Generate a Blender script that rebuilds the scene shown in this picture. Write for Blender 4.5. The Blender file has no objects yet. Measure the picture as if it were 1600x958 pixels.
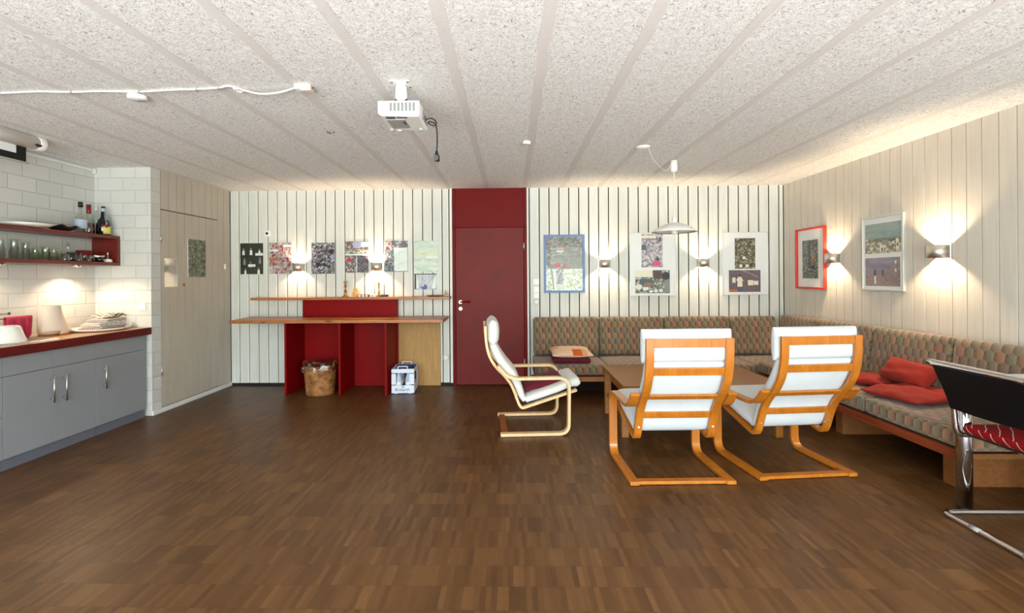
import bpy, bmesh, math, random
from mathutils import Vector, Matrix
random.seed(7)
SC = bpy.context.scene
COL = SC.collection
XL, XR, XK, H = -3.594, 3.384, -4.165, 2.481
YP = -1.40          # front of the brick pillar
YF = -8.6           # window wall behind the camera
PB = .124           # wall board pitch

# ------------------------------------------------------------------ materials
def lin(r, g, b):
    f = lambda c: (c/12.92 if c <= .04045 else ((c+.055)/1.055)**2.4)
    return (f(r/255), f(g/255), f(b/255), 1)

class NT:
    def __init__(s, name):
        s.m = bpy.data.materials.new(name); s.m.use_nodes = True
        s.t = s.m.node_tree; s.b = s.t.nodes['Principled BSDF']; s.out = s.t.nodes['Material Output']
    def n(s, kind, **kw):
        nd = s.t.nodes.new(kind)
        for k, v in kw.items(): setattr(nd, k, v)
        return nd
    def set(s, sock, v):
        if hasattr(v, 'is_output'): s.t.links.new(v, sock)
        else: sock.default_value = v
    def math(s, op, a, b=0., c=None):
        nd = s.n('ShaderNodeMath', operation=op); s.set(nd.inputs[0], a); s.set(nd.inputs[1], b)
        if c is not None: s.set(nd.inputs[2], c)
        return nd.outputs[0]
    def co(s, kind='UV'): return s.n('ShaderNodeTexCoord').outputs[kind]
    def map(s, v, scale=(1, 1, 1), loc=(0, 0, 0), rot=(0, 0, 0)):
        nd = s.n('ShaderNodeMapping'); s.set(nd.inputs['Vector'], v)
        nd.inputs['Scale'].default_value = scale; nd.inputs['Location'].default_value = loc; nd.inputs['Rotation'].default_value = rot
        return nd.outputs[0]
    def noise(s, v, scale, detail=3, rough=.5, dist=0.):
        nd = s.n('ShaderNodeTexNoise'); s.set(nd.inputs['Vector'], v); nd.inputs['Scale'].default_value = scale
        nd.inputs['Detail'].default_value = detail; nd.inputs['Roughness'].default_value = rough; nd.inputs['Distortion'].default_value = dist
        return nd.outputs['Fac'], nd.outputs['Color']
    def ramp(s, f, stops, interp='LINEAR'):
        nd = s.n('ShaderNodeValToRGB'); cr = nd.color_ramp; cr.interpolation = interp
        while len(cr.elements) < len(stops): cr.elements.new(.5)
        for e, (p, c) in zip(cr.elements, stops): e.position = p; e.color = c
        s.set(nd.inputs[0], f); return nd.outputs[0]
    def mix(s, f, a, b, mode='MIX'):
        nd = s.n('ShaderNodeMix', data_type='RGBA', blend_type=mode); s.set(nd.inputs[0], f); s.set(nd.inputs[6], a); s.set(nd.inputs[7], b)
        return nd.outputs[2]
    def bump(s, h, strength=.3, dist=.01):
        nd = s.n('ShaderNodeBump'); s.set(nd.inputs['Height'], h); nd.inputs['Strength'].default_value = strength; nd.inputs['Distance'].default_value = dist
        s.t.links.new(nd.outputs[0], s.b.inputs['Normal'])
    def p(s, **kw):
        for k, v in kw.items(): s.set(s.b.inputs[k], v)
    def sep(s, v):
        nd = s.n('ShaderNodeSeparateXYZ'); s.set(nd.inputs[0], v); return nd.outputs
    def comb(s, x, y, z=0.):
        nd = s.n('ShaderNodeCombineXYZ'); s.set(nd.inputs[0], x); s.set(nd.inputs[1], y); s.set(nd.inputs[2], z); return nd.outputs[0]
    def white(s, v):
        nd = s.n('ShaderNodeTexWhiteNoise', noise_dimensions='3D'); s.set(nd.inputs['Vector'], v); return nd.outputs['Value']

def paint(name, c, rough=.5, var=.06, bump=0., scale=6, metal=0., coat=0., spec=.5):
    t = NT(name); v = t.co('Object'); f, _ = t.noise(v, scale, 4)
    a = tuple(max(0, x*(1-var)) for x in c[:3])+(1,); b = tuple(min(1, x*(1+var)) for x in c[:3])+(1,)
    t.p(**{'Base Color': t.ramp(f, [(.3, a), (.7, b)]), 'Roughness': rough, 'Metallic': metal, 'Coat Weight': coat, 'Specular IOR Level': spec})
    if bump:
        g, _ = t.noise(v, 180, 2); t.bump(g, bump, .002)
    return t.m

def wood(name, dark, light, grain='x', rough=.4, scale=1., coat=0., knots=False):
    t = NT(name); v = t.co('Object'); s = {'x': (1.2, 16, 16), 'y': (16, 1.2, 16), 'z': (16, 16, 1.2)}[grain]
    mv = t.map(v, tuple(k*scale for k in s))
    f, _ = t.noise(mv, 2.2, 5, .6, .9); g, _ = t.noise(mv, 9., 3, .6)
    mixf = t.math('MULTIPLY_ADD', g, .35, t.math('MULTIPLY', f, .7))
    c = t.ramp(mixf, [(.33, dark), (.68, light)])
    if knots:
        vo = t.n('ShaderNodeTexVoronoi'); t.set(vo.inputs['Vector'], t.map(v, (2.2, 9, 9))); vo.inputs['Scale'].default_value = 1.
        k = t.ramp(vo.outputs['Distance'], [(.06, (0, 0, 0, 1)), (.13, (1, 1, 1, 1))])
        c = t.mix(k, tuple(x*.35 for x in dark[:3])+(1,), c)
    t.p(**{'Base Color': c, 'Roughness': rough, 'Coat Weight': coat, 'Coat Roughness': .2})
    t.bump(f, .08, .003)
    return t.m

def metal(name, c, rough): 
    t = NT(name); v = t.co('Object'); f, _ = t.noise(t.map(v, (2, 2, 60)), 6, 2)
    t.p(**{'Base Color': c, 'Metallic': 1., 'Roughness': t.math('MULTIPLY_ADD', f, .08, rough)}); return t.m

def glassy(name, c, rough=.03, alpha=.22):
    t = NT(name); tr = t.n('ShaderNodeBsdfTransparent'); tr.inputs[0].default_value = c
    gl = t.n('ShaderNodeBsdfGlossy'); gl.inputs['Roughness'].default_value = rough; gl.inputs[0].default_value = (.9, .95, .92, 1)
    lw = t.n('ShaderNodeLayerWeight'); lw.inputs[0].default_value = .35
    f = t.math('MULTIPLY_ADD', lw.outputs['Facing'], .55, alpha*.35)
    mx = t.n('ShaderNodeMixShader'); t.set(mx.inputs[0], f); t.t.links.new(tr.outputs[0], mx.inputs[1]); t.t.links.new(gl.outputs[0], mx.inputs[2])
    t.t.links.new(mx.outputs[0], t.out.inputs['Surface']); return t.m

def emit(name, c, s):
    t = NT(name); t.p(**{'Base Color': c, 'Emission Color': c, 'Emission Strength': s}); return t.m

def fabric(name, c, var=.08, weave=420, bump=.25, rough=.95):
    t = NT(name); v = t.co('Object'); f, _ = t.noise(v, weave, 2); g, _ = t.noise(v, 5, 3)
    m = t.math('MULTIPLY_ADD', f, .6, t.math('MULTIPLY', g, .4))
    a = tuple(x*(1-var) for x in c[:3])+(1,); b = tuple(min(1, x*(1+var)) for x in c[:3])+(1,)
    t.p(**{'Base Color': t.ramp(m, [(.35, a), (.65, b)]), 'Roughness': rough, 'Sheen Weight': .04, 'Specular IOR Level': .2}); t.bump(f, bump, .001); return t.m

def collage(name, cols, scale, seed, aspect=(1, 1), cells=True):
    """a printed picture: patchy photographic content"""
    t = NT(name); v = t.map(t.co('UV'), (aspect[0], aspect[1], 1), (seed*3.7, seed*1.9, 0))
    _, dn = t.noise(v, scale*1.3, 3)
    nd = t.n('ShaderNodeVectorMath', operation='MULTIPLY_ADD'); t.set(nd.inputs[0], dn); nd.inputs[1].default_value = (.9/scale,)*3; t.set(nd.inputs[2], v)
    vo = t.n('ShaderNodeTexVoronoi'); t.set(vo.inputs['Vector'], nd.outputs[0]); vo.inputs['Scale'].default_value = scale
    w = t.sep(vo.outputs['Color'])[0]
    f, _ = t.noise(v, scale*.8, 5, .65, 1.2)
    k = t.math('ADD', t.math('MULTIPLY', w, .55 if cells else .15), t.math('MULTIPLY', f, .75 if cells else 1.))
    n = len(cols); st = [(.22+.75*i/(n), c) for i, c in enumerate(cols)]
    t.p(**{'Base Color': t.ramp(k, st, 'LINEAR' if not cells else 'CONSTANT'), 'Roughness': .35}); return t.m

def hexfabric():
    t = NT('honeycomb_upholstery'); W, Hh = .074, .135
    uv = t.sep(t.co('UV')); u = t.math('DIVIDE', uv[0], W); v = t.math('MULTIPLY', t.math('DIVIDE', uv[1], Hh), 1.732)
    def cell(ox, oy):
        du = t.math('SUBTRACT', t.math('FLOORED_MODULO', t.math('ADD', u, ox), 1.), .5)
        dv = t.math('SUBTRACT', t.math('FLOORED_MODULO', t.math('ADD', v, oy), 1.732), .866)
        return du, dv, t.math('ADD', t.math('MULTIPLY', du, du), t.math('MULTIPLY', dv, dv))
    a = cell(0., 0.); b = cell(.5, .866)
    sel = t.math('LESS_THAN', a[2], b[2])
    pick = lambda i: t.math('ADD', t.math('MULTIPLY', a[i], sel), t.math('MULTIPLY', b[i], t.math('SUBTRACT', 1., sel)))
    lu, lv = pick(0), pick(1)
    iu = t.math('ROUND', t.math('MULTIPLY', t.math('SUBTRACT', u, lu), 2.)); iv = t.math('ROUND', t.math('DIVIDE', t.math('SUBTRACT', v, lv), .866))
    rnd = t.white(t.comb(iu, iv, 3.))
    row = t.math('FLOORED_MODULO', iv, 2.)
    alt = t.math('FLOORED_MODULO', t.math('FLOOR', t.math('DIVIDE', iu, 2.)), 2.)
    base = t.mix(alt, lin(158, 116, 92), lin(128, 122, 98))
    base = t.mix(t.math('MULTIPLY', row, .6), base, lin(112, 108, 98))
    base = t.mix(t.math('MULTIPLY', rnd, .45), base, lin(164, 138, 104))
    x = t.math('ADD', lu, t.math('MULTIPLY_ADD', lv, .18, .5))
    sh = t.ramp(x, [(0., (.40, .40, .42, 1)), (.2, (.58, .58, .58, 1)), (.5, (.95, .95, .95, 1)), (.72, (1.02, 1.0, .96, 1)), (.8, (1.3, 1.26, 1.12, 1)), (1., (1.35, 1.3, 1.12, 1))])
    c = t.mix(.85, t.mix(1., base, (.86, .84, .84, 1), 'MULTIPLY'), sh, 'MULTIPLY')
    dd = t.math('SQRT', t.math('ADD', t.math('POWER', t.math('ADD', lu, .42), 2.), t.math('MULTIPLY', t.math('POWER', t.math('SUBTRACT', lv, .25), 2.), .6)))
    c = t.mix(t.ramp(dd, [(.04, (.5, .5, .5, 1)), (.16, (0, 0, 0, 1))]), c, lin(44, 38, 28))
    f, _ = t.noise(t.co('Object'), 350, 2); g, _ = t.noise(t.co('Object'), 9, 3)
    c = t.mix(.5, c, t.ramp(t.math('MULTIPLY_ADD', f, .5, t.math('MULTIPLY', g, .5)), [(.3, (.55, .55, .55, 1)), (.7, (1.25, 1.22, 1.15, 1))]), 'MULTIPLY')
    t.p(**{'Base Color': c, 'Roughness': .95, 'Sheen Weight': .2})
    t.bump(t.math('MULTIPLY_ADD', f, .12, t.math('MINIMUM', dd, .3)), .22, .012)
    return t.m

def floor_mat():
    t = NT('mosaic_parquet'); o = t.sep(t.co('Object'))
    iy = t.math('FLOOR', t.math('DIVIDE', o[1], .157)); xs = t.math('DIVIDE', o[0], .0245)
    ix = t.math('FLOOR', t.math('ADD', xs, t.math('MULTIPLY', t.white(t.comb(iy, 5., 1.)), 1.)))
    r = t.white(t.comb(ix, iy, 0.)); pr = t.white(t.comb(t.math('FLOOR', t.math('DIVIDE', ix, 6.)), iy, 9.))
    f, _ = t.noise(t.map(t.co('Object'), (60, 5, 1)), 3, 4); g, _ = t.noise(t.co('Object'), .9, 4)
    k = t.math('ADD', t.math('ADD', t.math('MULTIPLY', r, .42), t.math('MULTIPLY', pr, .2)), t.math('ADD', t.math('MULTIPLY', f, .25), t.math('MULTIPLY', g, .2)))
    c = t.ramp(k, [(.1, lin(62, 38, 17)), (.5, lin(87, 57, 28)), (.75, lin(100, 68, 36)), (1., lin(124, 87, 48))])
    fx = t.math('ABSOLUTE', t.math('SUBTRACT', t.math('FRACT', xs), .5)); fy = t.math('ABSOLUTE', t.math('SUBTRACT', t.math('FRACT', t.math('DIVIDE', o[1], .157)), .5))
    seam = t.math('MAXIMUM', t.math('GREATER_THAN', fy, .493), t.math('MULTIPLY', t.math('GREATER_THAN', fx, .47), .4))
    c = t.mix(t.math('MULTIPLY', seam, .55), c, lin(48, 27, 12))
    t.p(**{'Base Color': c, 'Roughness': t.math('MULTIPLY_ADD', g, .2, .32), 'Specular IOR Level': .3}); t.bump(t.math('MULTIPLY_ADD', r, .25, f), .06, .002); return t.m

def ceiling_mat():
    t = NT('wood_wool_ceiling_board'); v = t.co('Object'); o = t.sep(v)
    _, wob = t.noise(v, 3.2, 3); w = t.math('MULTIPLY', t.math('SUBTRACT', t.sep(wob)[0], .5), .035)
    x = t.math('ADD', t.math('SUBTRACT', o[0], .165), w)
    d = t.math('ABSOLUTE', t.math('SUBTRACT', t.math('FLOORED_MODULO', t.math('ADD', t.math('DIVIDE', x, .468), .5), 1.), .5))
    stripe = t.ramp(t.math('MULTIPLY', d, .468), [(.024, (1, 1, 1, 1)), (.033, (0, 0, 0, 1))])
    _, dn = t.noise(v, 16, 2)
    nd = t.n('ShaderNodeVectorMath', operation='MULTIPLY_ADD'); t.set(nd.inputs[0], dn); nd.inputs[1].default_value = (.09, .09, .09); t.set(nd.inputs[2], v)
    f1, _ = t.noise(t.map(nd.outputs[0], (36, 150, 1)), 1.6, 3, .6, .8)
    f2, _ = t.noise(t.map(nd.outputs[0], (130, 60, 1), rot=(0, 0, .7)), 1.3, 3, .6, .8)
    h = t.math('MAXIMUM', f1, f2)
    c = t.ramp(h, [(.41, lin(140, 138, 135)), (.485, lin(232, 231, 229)), (.58, lin(254, 254, 253))])
    c = t.mix(t.math('MULTIPLY', stripe, .85), c, lin(222, 218, 215))
    sy = t.math('ABSOLUTE', t.math('SUBTRACT', t.math('FLOORED_MODULO', t.math('ADD', t.math('DIVIDE', t.math('ADD', o[1], 3.405), 2.01), .5), 1.), .5))
    seam = t.math('LESS_THAN', sy, .0016)
    c = t.mix(t.math('MULTIPLY', seam, .5), c, lin(225, 224, 220))
    t.p(**{'Base Color': c, 'Roughness': .9, 'Specular IOR Level': .1})
    hh = t.math('MULTIPLY', h, t.math('SUBTRACT', 1., t.math('MULTIPLY', stripe, .85)))
    t.bump(hh, .65, .012); return t.m

def brick_mat():
    t = NT('white_painted_brick')
    bt = t.n('ShaderNodeTexBrick'); t.set(bt.inputs['Vector'], t.co('UV'))
    bt.inputs['Color1'].default_value = lin(206, 206, 202); bt.inputs['Color2'].default_value = lin(198, 198, 194); bt.inputs['Mortar'].default_value = lin(190, 190, 185)
    bt.inputs['Scale'].default_value = 1.; bt.inputs['Mortar Size'].default_value = .006; bt.inputs['Mortar Smooth'].default_value = .6
    bt.inputs['Brick Width'].default_value = .25; bt.inputs['Row Height'].default_value = .125
    f, _ = t.noise(t.co('Object'), 40, 3)
    t.p(**{'Base Color': bt.outputs['Color'], 'Roughness': .65})
    t.bump(t.math('ADD', t.math('MULTIPLY', bt.outputs['Fac'], -1.), t.math('MULTIPLY', f, .18)), .55, .006); return t.m

def wallboard(name, c1, c2):
    t = NT(name); o = t.sep(t.co('Object')); f, _ = t.noise(t.map(t.co('Object'), (24, 24, 1.4)), 1.5, 4, .6, .4); g, _ = t.noise(t.co('Object'), 1.3, 3)
    k = t.math('MULTIPLY_ADD', f, .5, t.math('MULTIPLY', g, .5))
    vo = t.n('ShaderNodeTexVoronoi'); t.set(vo.inputs['Vector'], t.map(t.co('Object'), (7, 7, 1.6))); vo.inputs['Scale'].default_value = 1.
    kn = t.ramp(vo.outputs['Distance'], [(.035, (.5, .5, .5, 1)), (.06, (1, 1, 1, 1))])
    c = t.mix(1., t.ramp(k, [(.35, c1), (.62, c2)]), kn, 'MULTIPLY') if False else t.ramp(k, [(.35, c1), (.62, c2)])
    t.p(**{'Base Color': c, 'Roughness': .55}); t.bump(f, .12, .003); return t.m

M = dict(
    floor=floor_mat(), ceiling=ceiling_mat(), brick=brick_mat(),
    board=wallboard('white_wall_board', lin(204, 206, 200), lin(220, 221, 216)),
    boardl=wallboard('cream_wall_board', lin(176, 167, 152), lin(190, 182, 168)),
    boardr=wallboard('warm_white_wall_board', lin(196, 190, 179), lin(210, 204, 194)),
    tongue=paint('pale_board_tongue', lin(236, 234, 220), .6), gap=paint('dark_board_gap', lin(20, 14, 9), .95, spec=.1),
    reddoor=paint('red_door_paint', lin(106, 16, 8), .5, .2, scale=3, spec=.25), redframe=paint('red_frame_paint', lin(106, 4, 2), .5, .08, spec=.15),
    redpanel=paint('red_panel_paint', lin(126, 3, 5), .5, .06, spec=.12), redpic=paint('red_picture_frame', lin(205, 40, 22), .35, .04),
    pine=wood('pine_board', lin(136, 74, 26), lin(184, 114, 54), 'x', .4, 1., .15, True),
    ply=wood('plywood', lin(160, 118, 62), lin(190, 148, 88), 'z', .6), whitepaint=paint('white_paint', lin(226, 228, 228), .5, .04),
    greycab=paint('grey_cabinet_front', lin(138, 141, 146), .5, .02), greyplinth=paint('grey_plinth', lin(98, 101, 112), .55, .03),
    shelfwood=wood('red_stained_shelf_wood', lin(80, 13, 4), lin(116, 28, 10), 'y', .4, 1., .2),
    worktop=wood('oiled_worktop', lin(164, 112, 66), lin(192, 142, 92), 'y', .35), workedge=wood('dark_red_worktop_edge', lin(62, 8, 8), lin(104, 22, 18), 'y', .35),
    steel=metal('brushed_steel', (.62, .61, .59, 1), .3), chrome=metal('chrome', (.66, .66, .68, 1), .06), brass=metal('brass', (.42, .22, .06, 1), .32),
    sconce=metal('satin_metal', (.72, .70, .66, 1), .36),
    white=paint('white_plastic', lin(238, 238, 234), .35, .02), black=paint('black_plastic', lin(16, 16, 17), .4, .05), blackscreen=paint('black_screen_border', lin(6, 6, 7), .8, .02),
    ventgrey=paint('mid_grey_vent', lin(120, 122, 122), .6, .03), grey=paint('grey_plastic', lin(160, 160, 160), .5, .03), darkgrey=paint('dark_grey_plastic', lin(70, 68, 70), .5, .04),
    leather=paint('black_leather', lin(9, 8, 9), .6, .1, .15, spec=.2), bent=wood('honey_bentwood', lin(162, 90, 20), lin(196, 120, 36), 'z', .3, .5, .3),
    birch=wood('birch_bentwood', lin(214, 174, 122), lin(234, 200, 152), 'z', .35, .5, .2), brown=wood('brown_crossbar', lin(120, 66, 22), lin(158, 92, 38), 'x', .4),
    canvas=fabric('white_canvas', lin(218, 218, 214), .05), canvas2=fabric('white_mottled_fabric', lin(206, 211, 214), .07, 160), hexa=hexfabric(),
    maroon=fabric('maroon_fabric', lin(96, 26, 40), .12, 300), redcloth=fabric('coral_red_fabric', lin(146, 44, 32), .08, 300), pinktowel=fabric('crimson_towel', lin(176, 54, 76), .18, 90, .5),
    cream=fabric('cream_fabric', lin(222, 190, 160), .06), orange=fabric('orange_fabric', lin(206, 88, 30), .06), tan=fabric('tan_fabric', lin(206, 160, 112), .08),
    table=wood('oak_table_wood', lin(128, 76, 24), lin(162, 104, 40), 'x', .4, 1., .05), benchwood=wood('bench_wood', lin(104, 60, 24), lin(132, 82, 38), 'y', .5), benchrail=wood('red_brown_rail', lin(112, 46, 22), lin(146, 66, 34), 'y', .45),
    tabletop=paint('white_laminate', lin(222, 224, 226), .35, .02), wicker=None, bag=None, bluecrate=paint('dark_blue_plastic', lin(18, 24, 84), .4),
    cratewhite=paint('white_crate_plastic', lin(216, 224, 238), .4, .03), navy=paint('navy_print', lin(44, 66, 110), .5), straw=paint('straw', lin(222, 178, 108), .8, .12),
    paper=paint('white_paper', lin(238, 238, 234), .6, .02), mat=paint('white_picture_mount', lin(228, 230, 230), .4, .02), bluef=paint('blue_picture_frame', lin(88, 118, 176), .4, .06),
    silver=paint('silver_picture_frame', lin(206, 206, 202), .3, .02, metal=.5), film=glassy('clear_film', (.96, .93, .92, 1), .1, .5),
    glass=glassy('clear_glass', (.93, .96, .94, 1)), greenglass=glassy('green_glass', (.91, .945, .86, 1)), darkglass=paint('dark_bottle_glass', lin(20, 12, 12), .1, .1, coat=.5),
    redliquor=paint('brown_red_liquor', lin(84, 18, 14), .12, .1, coat=.4), bulb=emit('lit_bulb', (1, .72, .42, 1), 6.), offbulb=paint('opal_bulb', lin(236, 234, 226), .3),
    spot=emit('lit_spot_lens', (1, .78, .5, 1), 22.), wax=paint('ivory_candle', lin(236, 228, 204), .5, .02), labelw=paint('white_label', lin(176, 188, 210), .5), labely=paint('yellow_label', lin(212, 200, 106), .5),
    redcap=paint('red_wax', lin(128, 16, 16), .35), ceramic=paint('white_ceramic', lin(236, 234, 226), .2, .02, coat=.3), darkbowl=paint('dark_leaf_bowl', lin(34, 28, 26), .35, .2), trim=paint('white_trim', lin(224, 226, 222), .5, .03),
    darkstrip=paint('dark_skirting', lin(22, 22, 28), .8), blackhole=paint('dark_opening', lin(10, 10, 10), .9), lens=paint('lens_glass', lin(196, 120, 84), .1, .1, coat=.6), towelstripe=None,
)
def stripes(name, c1, c2, pitch, duty, ang=0., wob=.0, rough=.9):
    t = NT(name); v = t.map(t.co('UV'), rot=(0, 0, ang)); f, dn = t.noise(v, 9, 2)
    x = t.math('ADD', t.sep(v)[0], t.math('MULTIPLY', f, wob))
    k = t.math('LESS_THAN', t.math('FRACT', t.math('DIVIDE', x, pitch)), duty)
    w, _ = t.noise(t.co('Object'), 240, 2)
    c = t.mix(k, c1, c2); c = t.mix(.25, c, t.ramp(w, [(.3, (.6, .6, .6, 1)), (.7, (1.2, 1.2, 1.2, 1))]), 'MULTIPLY')
    t.p(**{'Base Color': c, 'Roughness': rough, 'Specular IOR Level': .2}); return t.m
M['redstripe'] = stripes('red_fabric_with_white_stripes', lin(128, 5, 9), lin(214, 178, 166), .05, .08, .75, .03)
M['towelA'] = stripes('red_and_white_striped_linen', lin(196, 190, 184), lin(120, 34, 30), .02, .35)
M['towelB'] = stripes('blue_and_white_striped_linen', lin(196, 194, 190), lin(30, 34, 84), .05, .35, 1.57)
M['towelC'] = stripes('white_linen_with_dark_stripes', lin(190, 182, 172), lin(70, 38, 42), .04, .28, 1.57)
def wicker_mat():
    t = NT('woven_wicker'); o = t.sep(t.co('UV')); 
    a = t.math('SINE', t.math('MULTIPLY', o[0], 105.)); b = t.math('SINE', t.math('MULTIPLY', o[1], 330.))
    k = t.math('MULTIPLY', a, b); f, _ = t.noise(t.co('Object'), 14, 3)
    c = t.ramp(t.math('MULTIPLY_ADD', k, .22, f), [(.25, lin(88, 48, 18)), (.5, lin(150, 96, 48)), (.75, lin(190, 138, 82))])
    t.p(**{'Base Color': c, 'Roughness': .6}); t.bump(k, .6, .006); return t.m
M['wicker'] = wicker_mat()
M['bag'] = glassy('clear_plastic_bag', (.86, .8, .78, 1), .25, .5)

# ------------------------------------------------------------------ mesh building
def boxuv(me):
    uv = me.uv_layers.new(name='UVMap') if not me.uv_layers else me.uv_layers[0]
    for p in me.polygons:
        n = p.normal; a = max(range(3), key=lambda i: abs(n[i]))
        for li in p.loop_indices:
            c = me.vertices[me.loops[li].vertex_index].co
            uv.data[li].uv = (c.y, c.z) if a == 0 else ((c.x, c.z) if a == 1 else (c.x, c.y))

def fillet(pts, r, n=6):
    """round the corners of a polyline (3D)"""
    pts = [Vector(p) for p in pts]; out = [pts[0]]
    for i in range(1, len(pts)-1):
        p, a, b = pts[i], pts[i-1], pts[i+1]
        rr = r[i] if isinstance(r, (list, tuple)) else r
        d1, d2 = (a-p), (b-p); l = min(rr, d1.length*.49, d2.length*.49)
        s, e = p+d1.normalized()*l, p+d2.normalized()*l
        for k in range(n+1):
            t = k/n; out.append(s.lerp(p, t).lerp(p.lerp(e, t), t))
    out.append(pts[-1]); return out

def smooth_path(pts, sub=6):
    """Catmull-Rom through points"""
    P = [Vector(p) for p in pts]; P = [P[0]*2-P[1]]+P+[P[-1]*2-P[-2]]; out = []
    for i in range(1, len(P)-2):
        for k in range(sub):
            t = k/sub; a, b, c, d = P[i-1], P[i], P[i+1], P[i+2]
            out.append(.5*((2*b)+(c-a)*t+(2*a-5*b+4*c-d)*t*t+(3*b-a-3*c+d)*t**3))
    out.append(P[-2]); return out

class MB:
    def __init__(s): s.bm = bmesh.new()
    def face(s, vs, m=0, smooth=False):
        try: f = s.bm.faces.new(vs)
        except ValueError: return
        f.material_index = m; f.smooth = smooth
    def box(s, x0, x1, y0, y1, z0, z1, m=0, mat=None):
        x0, x1 = sorted((x0, x1)); y0, y1 = sorted((y0, y1)); z0, z1 = sorted((z0, z1))
        c = [(x0, y0, z0), (x1, y0, z0), (x1, y1, z0), (x0, y1, z0), (x0, y0, z1), (x1, y0, z1), (x1, y1, z1), (x0, y1, z1)]
        if mat: c = [mat @ Vector(p) for p in c]
        v = [s.bm.verts.new(p) for p in c]
        for f in ((0, 3, 2, 1), (4, 5, 6, 7), (0, 1, 5, 4), (1, 2, 6, 5), (2, 3, 7, 6), (3, 0, 4, 7)): s.face([v[i] for i in f], m)
        return s
    def prism(s, pts, ax, a0, a1, m=0):
        """polygon in the two other axes extruded along ax"""
        def mk(p, a): q = list(p); q.insert(ax, a); return s.bm.verts.new(q)
        A = [mk(p, a0) for p in pts]; B = [mk(p, a1) for p in pts]; n = len(pts)
        s.face(A[::-1] if True else A, m); s.face(B, m)
        for i in range(n): s.face([A[i], A[(i+1) % n], B[(i+1) % n], B[i]], m)
        return s
    def rings(s, rings, m=0, closed=False, caps=True, smooth=True):
        R = [[s.bm.verts.new(p) for p in r] for r in rings]; n = len(R[0]); k = len(R)
        for i in range(k if closed else k-1):
            a, b = R[i], R[(i+1) % k]
            for j in range(n): s.face([a[j], a[(j+1) % n], b[(j+1) % n], b[j]], m, smooth)
        if caps and not closed: s.face(R[0][::-1], m); s.face(R[-1], m)
        return s
    def tube(s, path, r, n=12, m=0, caps=True):
        P = [Vector(p) for p in path]; rings = []; up = None
        for i, p in enumerate(P):
            t = (P[min(i+1, len(P)-1)]-P[max(i-1, 0)]).normalized()
            if up is None: up = Vector((0, 0, 1)) if abs(t.z) < .9 else Vector((1, 0, 0))
            side = t.cross(up).normalized(); up = side.cross(t).normalized()
            rr = r[i] if isinstance(r, (list, tuple)) else r
            rings.append([p+(side*math.cos(a)+up*math.sin(a))*rr for a in (2*math.pi*k/n for k in range(n))])
        return s.rings(rings, m, caps=caps)
    def lathe(s, prof, c=(0, 0, 0), n=24, m=0, caps=True):
        c = Vector(c)
        return s.rings([[c+Vector((r*math.cos(a), r*math.sin(a), z)) for a in (2*math.pi*k/n for k in range(n))] for r, z in prof], m, caps=caps)
    def ribbon(s, path, w, th, x0=0., m=0):
        """bent lamination: path of (y, z), rectangular section w wide in x and th thick"""
        P = [Vector((0, p[0], p[1])) for p in path]; rings = []
        for i, p in enumerate(P):
            t = (P[min(i+1, len(P)-1)]-P[max(i-1, 0)]).normalized(); nrm = Vector((0, -t.z, t.y))
            rings.append([Vector((x0-w/2, 0, 0))+p-nrm*th/2, Vector((x0+w/2, 0, 0))+p-nrm*th/2, Vector((x0+w/2, 0, 0))+p+nrm*th/2, Vector((x0-w/2, 0, 0))+p+nrm*th/2])
        return s.rings(rings, m, smooth=False)
    def pad(s, path, w, ths, m=0, n=20, x0=0., ex=5.):
        """upholstered pad swept along (y, z): superellipse section"""
        P = [Vector((0, p[0], p[1])) for p in path]; rings = []
        for i, p in enumerate(P):
            t = (P[min(i+1, len(P)-1)]-P[max(i-1, 0)]).normalized(); nrm = Vector((0, -t.z, t.y)); th = ths[min(i, len(ths)-1)] if isinstance(ths, list) else ths
            ring = []
            for k in range(n):
                a = 2*math.pi*(k+.5)/n; ca, sa = math.cos(a), math.sin(a); e = 2/ex
                ring.append(p+Vector((x0+w/2*math.copysign(abs(ca)**e, ca), 0, 0))+nrm*th/2*math.copysign(abs(sa)**(2/3.), sa))
            rings.append(ring)
        return s.rings(rings, m)
    def pillow(s, sx, sy, sz, n=14, mat=None, m=0, wr=.0, seed=1, flat=3.0, mfun=None):
        """soft cushion, thickness sz along z"""
        rnd = random.Random(seed); ph = [rnd.uniform(0, 6) for _ in range(8)]
        def pt(u, v, sgn):
            t = max(0., (1-abs(u)**flat))*max(0., (1-abs(v)**flat)); h = t**.5
            pin = 1-.06*(1-abs(u))*abs(v)**3; pin2 = 1-.06*(1-abs(v))*abs(u)**3
            z = sgn*sz/2*h + (wr*h*(math.sin(7*u+3*v+ph[0])+math.sin(5*v-6*u+ph[1])*.8+math.sin(12*u*v+ph[2])*.6) if wr else 0)
            p = Vector((u*sx/2*pin2, v*sy/2*pin, z)); return mat @ p if mat else p
        def cc(i): return math.sin((i/n*2-1)*math.pi/2)
        T = [[s.bm.verts.new(pt(cc(i), cc(j), 1)) for j in range(n+1)] for i in range(n+1)]
        Bt = [[T[i][j] if i in (0, n) or j in (0, n) else s.bm.verts.new(pt(cc(i), cc(j), -1)) for j in range(n+1)] for i in range(n+1)]
        for i in range(n):
            for j in range(n):
                mm = mfun(cc(i)/2+cc(i+1)/2, cc(j)/2+cc(j+1)/2) if mfun else m
                s.face([T[i][j], T[i+1][j], T[i+1][j+1], T[i][j+1]], mm, True); s.face([Bt[i][j], Bt[i][j+1], Bt[i+1][j+1], Bt[i+1][j]], m, True)
        return s
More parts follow.
